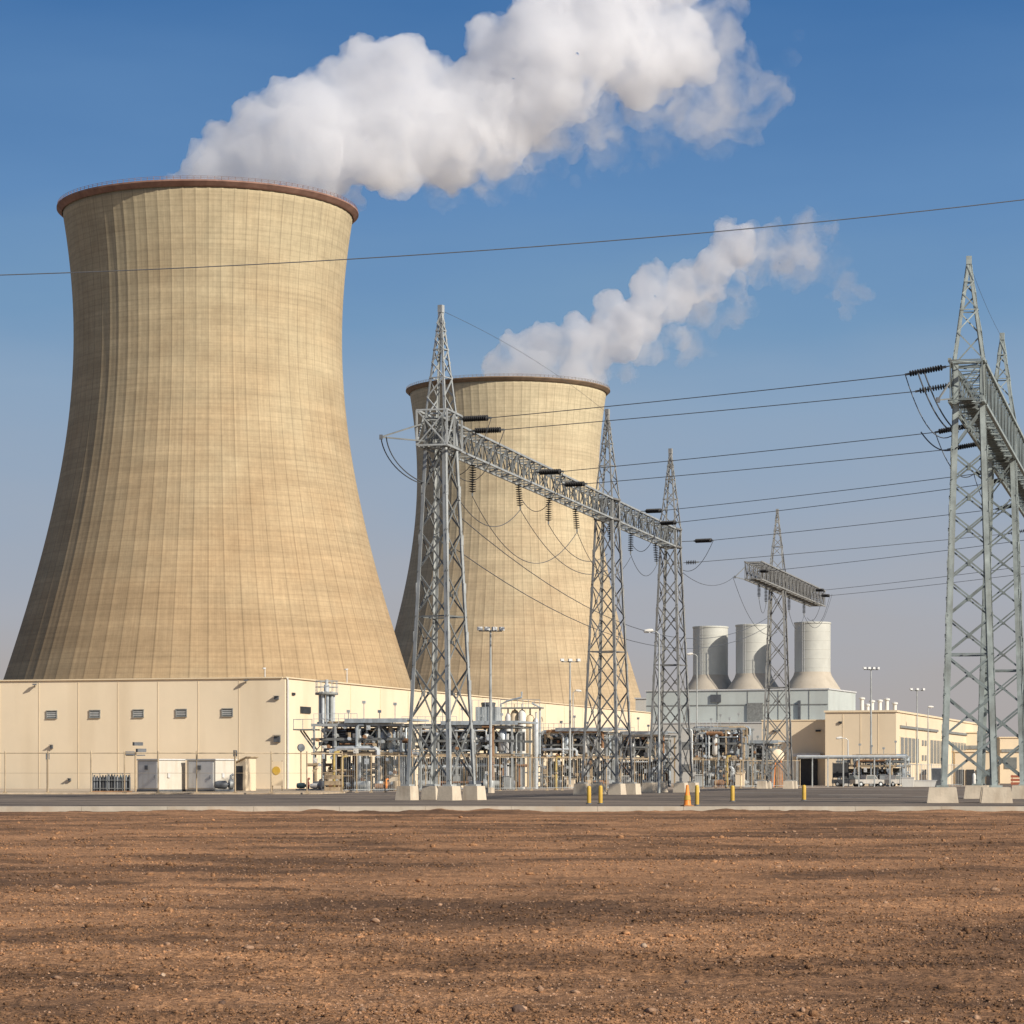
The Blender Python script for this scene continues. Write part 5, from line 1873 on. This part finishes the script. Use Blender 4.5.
for px, k, w, h, m, lab in ((908, 0.1385, 1.7, 1.3, M['white'], 'white tarped bale on the ground at the shed corner'), (922, 0.139, 4.0, 0.9, M['white'], 'long low white skip beside the shed windows'),
                            (939, 0.139, 2.0, 2.6, M['pipe_dark'], 'dark grey bin standing left of the nearest right pylon')):
    t = thing('site_bin', lab, 'bin', G(px, k), -0.2)
    b = MB()
    vs = [(-w / 2 * s, y * s, z) for s, z in ((0.86, 0.05), (1.0, h)) for _ in (0,) for y in (0,)]
    a, c = w / 2, 0.7
    vs = [(-a * .88, -c * .88, 0.06), (a * .88, -c * .88, 0.06), (a * .88, c * .88, 0.06), (-a * .88, c * .88, 0.06), (-a, -c, h), (a, -c, h), (a, c, h), (-a, c, h)]
    b.add(vs, [(0, 3, 2, 1), (4, 5, 6, 7), (0, 1, 5, 4), (1, 2, 6, 5), (2, 3, 7, 6), (3, 0, 4, 7)])
    b.build('body', m, t)
    b = MB()
    b.box((0, 0, h + 0.05), (w * 1.05, 1.5, 0.1))
    b.build('lid', M['grey_paint'], t)
br = thing('safety_barrier', 'orange red safety barrier at the right edge behind the pylon footing', 'barrier', G(1015, 0.142), -0.1)
b = MB()
for z in (0.5, 1.0, 1.5):
    b.box((1.2, 0, z), (3.6, 0.08, 0.34))
b.build('board', M['barrier'], br)
b = MB()
for x in (-0.4, 1.2, 2.8):
    b.bar((x, 0.06, 0), (x, 0.06, 1.75), 0.1)
b.build('post', M['red'], br)
for px, k, lab in ((974, 0.137, 'white gas bottle standing between the legs of the nearest right pylon'), (979, 0.137, 'second white gas bottle at the right pylon, closer to its right leg')):
    t = thing('gas_bottle', lab, 'gas bottle', G(px, k), 0)
    b = MB()
    b.lathe([(0.24, 0), (0.26, 0.1), (0.26, 1.6), (0.16, 1.9), (0.12, 1.95), (0, 1.95)], n=14)
    b.build('bottle', M['white'], t, True)
    b = MB()
    b.lathe([(0.16, 1.95), (0.18, 2.15), (0.1, 2.2), (0, 2.2)], n=10)
    b.build('cap', M['pipe_dark'], t)

# ------------------------------------------------------------------ steam
def steam_material(name, dens, lumpy=None, solid=False):
    m = bpy.data.materials.new(name)
    m.use_nodes = True
    t = m.node_tree
    N, L = t.nodes, t.links
    N.clear()
    out = N.new('ShaderNodeOutputMaterial')
    v = N.new('ShaderNodeVolumePrincipled')
    v.inputs['Color'].default_value = (0.976, 0.977, 0.982, 1)
    v.inputs['Density'].default_value = dens
    v.inputs['Anisotropy'].default_value = 0.5
    if lumpy:
        co_ = N.new('ShaderNodeTexCoord')
        no = N.new('ShaderNodeTexNoise')
        no.inputs['Scale'].default_value = lumpy
        no.inputs['Detail'].default_value = 5
        no.inputs['Roughness'].default_value = 0.6
        no.inputs['Distortion'].default_value = 0.6
        L.new(co_.outputs['Object'], no.inputs['Vector'])
        mr_ = N.new('ShaderNodeMapRange')
        mr_.interpolation_type = 'SMOOTHSTEP'
        mr_.inputs['From Min'].default_value = 0.26 if solid else 0.40
        mr_.inputs['From Max'].default_value = 0.62 if solid else 0.66
        mr_.inputs['To Min'].default_value = 0.0
        mr_.inputs['To Max'].default_value = dens * (2.4 if solid else 2.6)
        L.new(no.outputs['Fac'], mr_.inputs['Value'])
        L.new(mr_.outputs[0], v.inputs['Density'])
    L.new(v.outputs[0], out.inputs['Volume'])
    tr = N.new('ShaderNodeBsdfTransparent')
    df = N.new('ShaderNodeBsdfDiffuse')
    df.inputs['Color'].default_value = (0.9, 0.9, 0.9, 1)
    mx = N.new('ShaderNodeMixShader')
    mx.inputs[0].default_value = 0.003
    L.new(tr.outputs[0], mx.inputs[1])
    L.new(df.outputs[0], mx.inputs[2])
    L.new(mx.outputs[0], out.inputs['Surface'])
    return m

def puff_mesh(name, balls, seed, voxel, puffs, amps, m, parent, base):
    """balls: (centre, radius); cauliflower puffs are strewn over them, fused and roughened"""
    rr = random.Random(seed)
    bmx = bmesh.new()
    for c, r_ in balls:
        bmesh.ops.create_icosphere(bmx, subdivisions=3, radius=r_, matrix=Matrix.Translation(c))
        for _ in range(puffs * 2 + 6):
            d_ = Vector((rr.gauss(-0.25, 1), rr.gauss(0, 1), rr.gauss(0.35, 1))).normalized()
            q = r_ * rr.choice([rr.uniform(0.16, 0.3), rr.uniform(0.28, 0.48)])
            bmesh.ops.create_icosphere(bmx, subdivisions=2, radius=q, matrix=Matrix.Translation(c + d_ * (r_ * rr.uniform(0.78, 1.0))))
    me = bpy.data.meshes.new(name)
    bmx.to_mesh(me)
    bmx.free()
    o = bpy.data.objects.new(name, me)
    COL.objects.link(o)
    rm = o.modifiers.new('fuse', 'REMESH')
    rm.mode = 'VOXEL'
    rm.voxel_size = voxel
    for i, (size, amp) in enumerate(amps):
        tx = bpy.data.textures.new('billow', 'CLOUDS')
        tx.noise_scale = size
        tx.noise_depth = 2
        tx.noise_basis = 'BLENDER_ORIGINAL'
        dm = o.modifiers.new('billow', 'DISPLACE')
        dm.texture = tx
        dm.texture_coords = 'LOCAL'
        dm.strength = amp
        dm.mid_level = 0.5
    dg = bpy.context.evaluated_depsgraph_get()
    dg.update()
    me2 = bpy.data.meshes.new_from_object(o.evaluated_get(dg))
    bmx = bmesh.new()                                           # drop hollows left inside the fused cloud
    bmx.from_mesh(me2)
    seen, best_ = set(), []
    for v0 in bmx.verts:
        if v0 in seen:
            continue
        isle, todo = [], [v0]
        seen.add(v0)
        while todo:
            v = todo.pop()
            isle.append(v)
            for e in v.link_edges:
                w = e.other_vert(v)
                if w not in seen:
                    seen.add(w)
                    todo.append(w)
        if len(isle) > len(best_):
            best_ = isle
    keep_ = set(best_)
    bmesh.ops.delete(bmx, geom=[v for v in bmx.verts if v not in keep_], context='VERTS')
    bmx.to_mesh(me2)
    bmx.free()
    o.modifiers.clear()
    o.data = me2
    me2.materials.clear()
    me2.materials.append(m)
    me2.transform(Matrix.Translation(-Vector(base)))
    o.parent = parent
    return o

def plume(label, base, k, core, thin, wisps, sc, dens, seed, skew, td=0.4, wd=0.13):
    t = thing('steam_plume', label, 'steam plume', base)
    def ball(px, py, r_):
        rr = random.Random(int(px * 13 + py * 7 + seed))
        kk = k * (1.0 + skew * (px - core[0][0]) / 600.0)
        p = P(px, py, kk)
        p.y += rr.uniform(-0.5, 0.5) * r_ * k
        return p, r_ * k
    vx = k * sc
    for nm, lst, dn, pf, am in (('core', core, dens, 9, ((12 * k * 2, 9 * k * 1.6), (5 * k * 2, 5 * k * 1.6), (2.4 * k * 2, 2.5 * k * 1.6))),
                                ('thin_billow', thin, dens * td, 7, ((12 * k * 2, 14 * k * 1.6), (5 * k * 2, 6 * k * 1.6), (2.2 * k * 2, 3 * k * 1.6))),
                                ('wisp', wisps, dens * wd, 5, ((10 * k * 2, 16 * k * 1.6), (4 * k * 2, 9 * k * 1.6)))):
        groups = []                                             # puffs that do not touch become pieces of their own
        for q in lst:
            near = [g for g in groups if any(math.hypot(q[0] - w[0], q[1] - w[1]) < 0.95 * (q[2] + w[2]) for w in g)]
            for g in near:
                groups.remove(g)
            groups.append(sum(near, []) + [q])
        ms_ = steam_material('steam_' + nm, dn, 0.028 / k, nm == 'core')
        for g in groups:
            puff_mesh(nm, [ball(*q) for q in g], seed + len(lst), vx, pf, am, ms_, t, base)
    return t
K1 = 0.2568
core1 = [(334, 168, 24), (358, 156, 30), (325, 140, 34), (400, 150, 34), (310, 165, 26), (495, 120, 42), (540, 80, 46), (450, 155, 34), (178, 184, 12), (192, 178, 16), (205, 165, 18), (215, 185, 30), (255, 178, 44), (290, 186, 38), (316, 194, 18), (232, 148, 28), (265, 140, 38), (305, 150, 50), (298, 108, 28), (340, 110, 44), (345, 156, 28), (385, 135, 50), (372, 75, 38),
         (408, 92, 44), (430, 130, 46), (462, 100, 42), (470, 145, 30), (508, 62, 42), (490, 40, 22), (520, 110, 40), (545, 42, 46), (560, 90, 40), (592, 40, 50), (640, 50, 48),
         (560, 5, 40), (620, 5, 44), (675, 45, 40), (600, -30, 50), (660, -30, 44)]
thin1 = [(480, 160, 32), (530, 140, 30), (590, 112, 32), (345, 195, 18), (400, 175, 22), (440, 170, 24), (480, 172, 22), (515, 150, 26), (545, 130, 24), (590, 95, 28), (640, 100, 26), (700, 118, 24), (725, 100, 34), (730, 60, 30), (745, 115, 26), (768, 95, 20), (700, 40, 42), (695, 95, 42), (715, 15, 32), (660, 90, 36), (560, 125, 30)]
wisp1 = [(500, 180, 22), (530, 175, 18), (610, 150, 22), (660, 140, 20), (440, 190, 18), (715, 140, 20), (480, 190, 12), (555, 165, 12), (592, 170, 8), (590, 150, 10), (620, 120, 16), (655, 128, 14), (775, 85, 16), (790, 55, 10), (798, 38, 7), (770, 110, 14), (575, 182, 6), (690, 140, 12), (640, 165, 6)]
plume('big white steam plume rising from the nearer cooling tower and leaving the picture top', G(208.5, K1, 140), K1, core1, thin1, wisp1, 3.6, 0.105, 3, 0.05)
K2 = 0.3765
core2 = [(500, 372, 18), (530, 368, 26), (565, 372, 26), (590, 380, 16), (515, 345, 14), (545, 345, 22), (580, 350, 26), (615, 340, 26), (612, 305, 16), (640, 320, 26), (650, 285, 18), (670, 305, 22), (690, 285, 22), (655, 275, 12),
         (715, 270, 22), (735, 245, 22), (725, 228, 12)]
thin2 = [(755, 250, 24), (772, 240, 18), (600, 368, 18), (640, 345, 18), (675, 330, 18), (700, 310, 20), (730, 285, 18), (760, 270, 16), (785, 250, 18), (805, 235, 18), (820, 235, 14), (815, 255, 14)]
wisp2 = [(828, 262, 18), (840, 282, 16), (735, 310, 20), (690, 345, 18), (800, 265, 22), (625, 372, 12), (660, 350, 12), (700, 335, 12), (715, 320, 14), (820, 275, 10), (850, 295, 14), (862, 290, 10), (845, 310, 10), (830, 222, 8), (790, 280, 8)]
plume('smaller white steam plume drifting right from the farther cooling tower', G(508, K2, 140), K2, core2, thin2, wisp2, 3.0, 0.075, 5, 0.05, 0.6, 0.25)
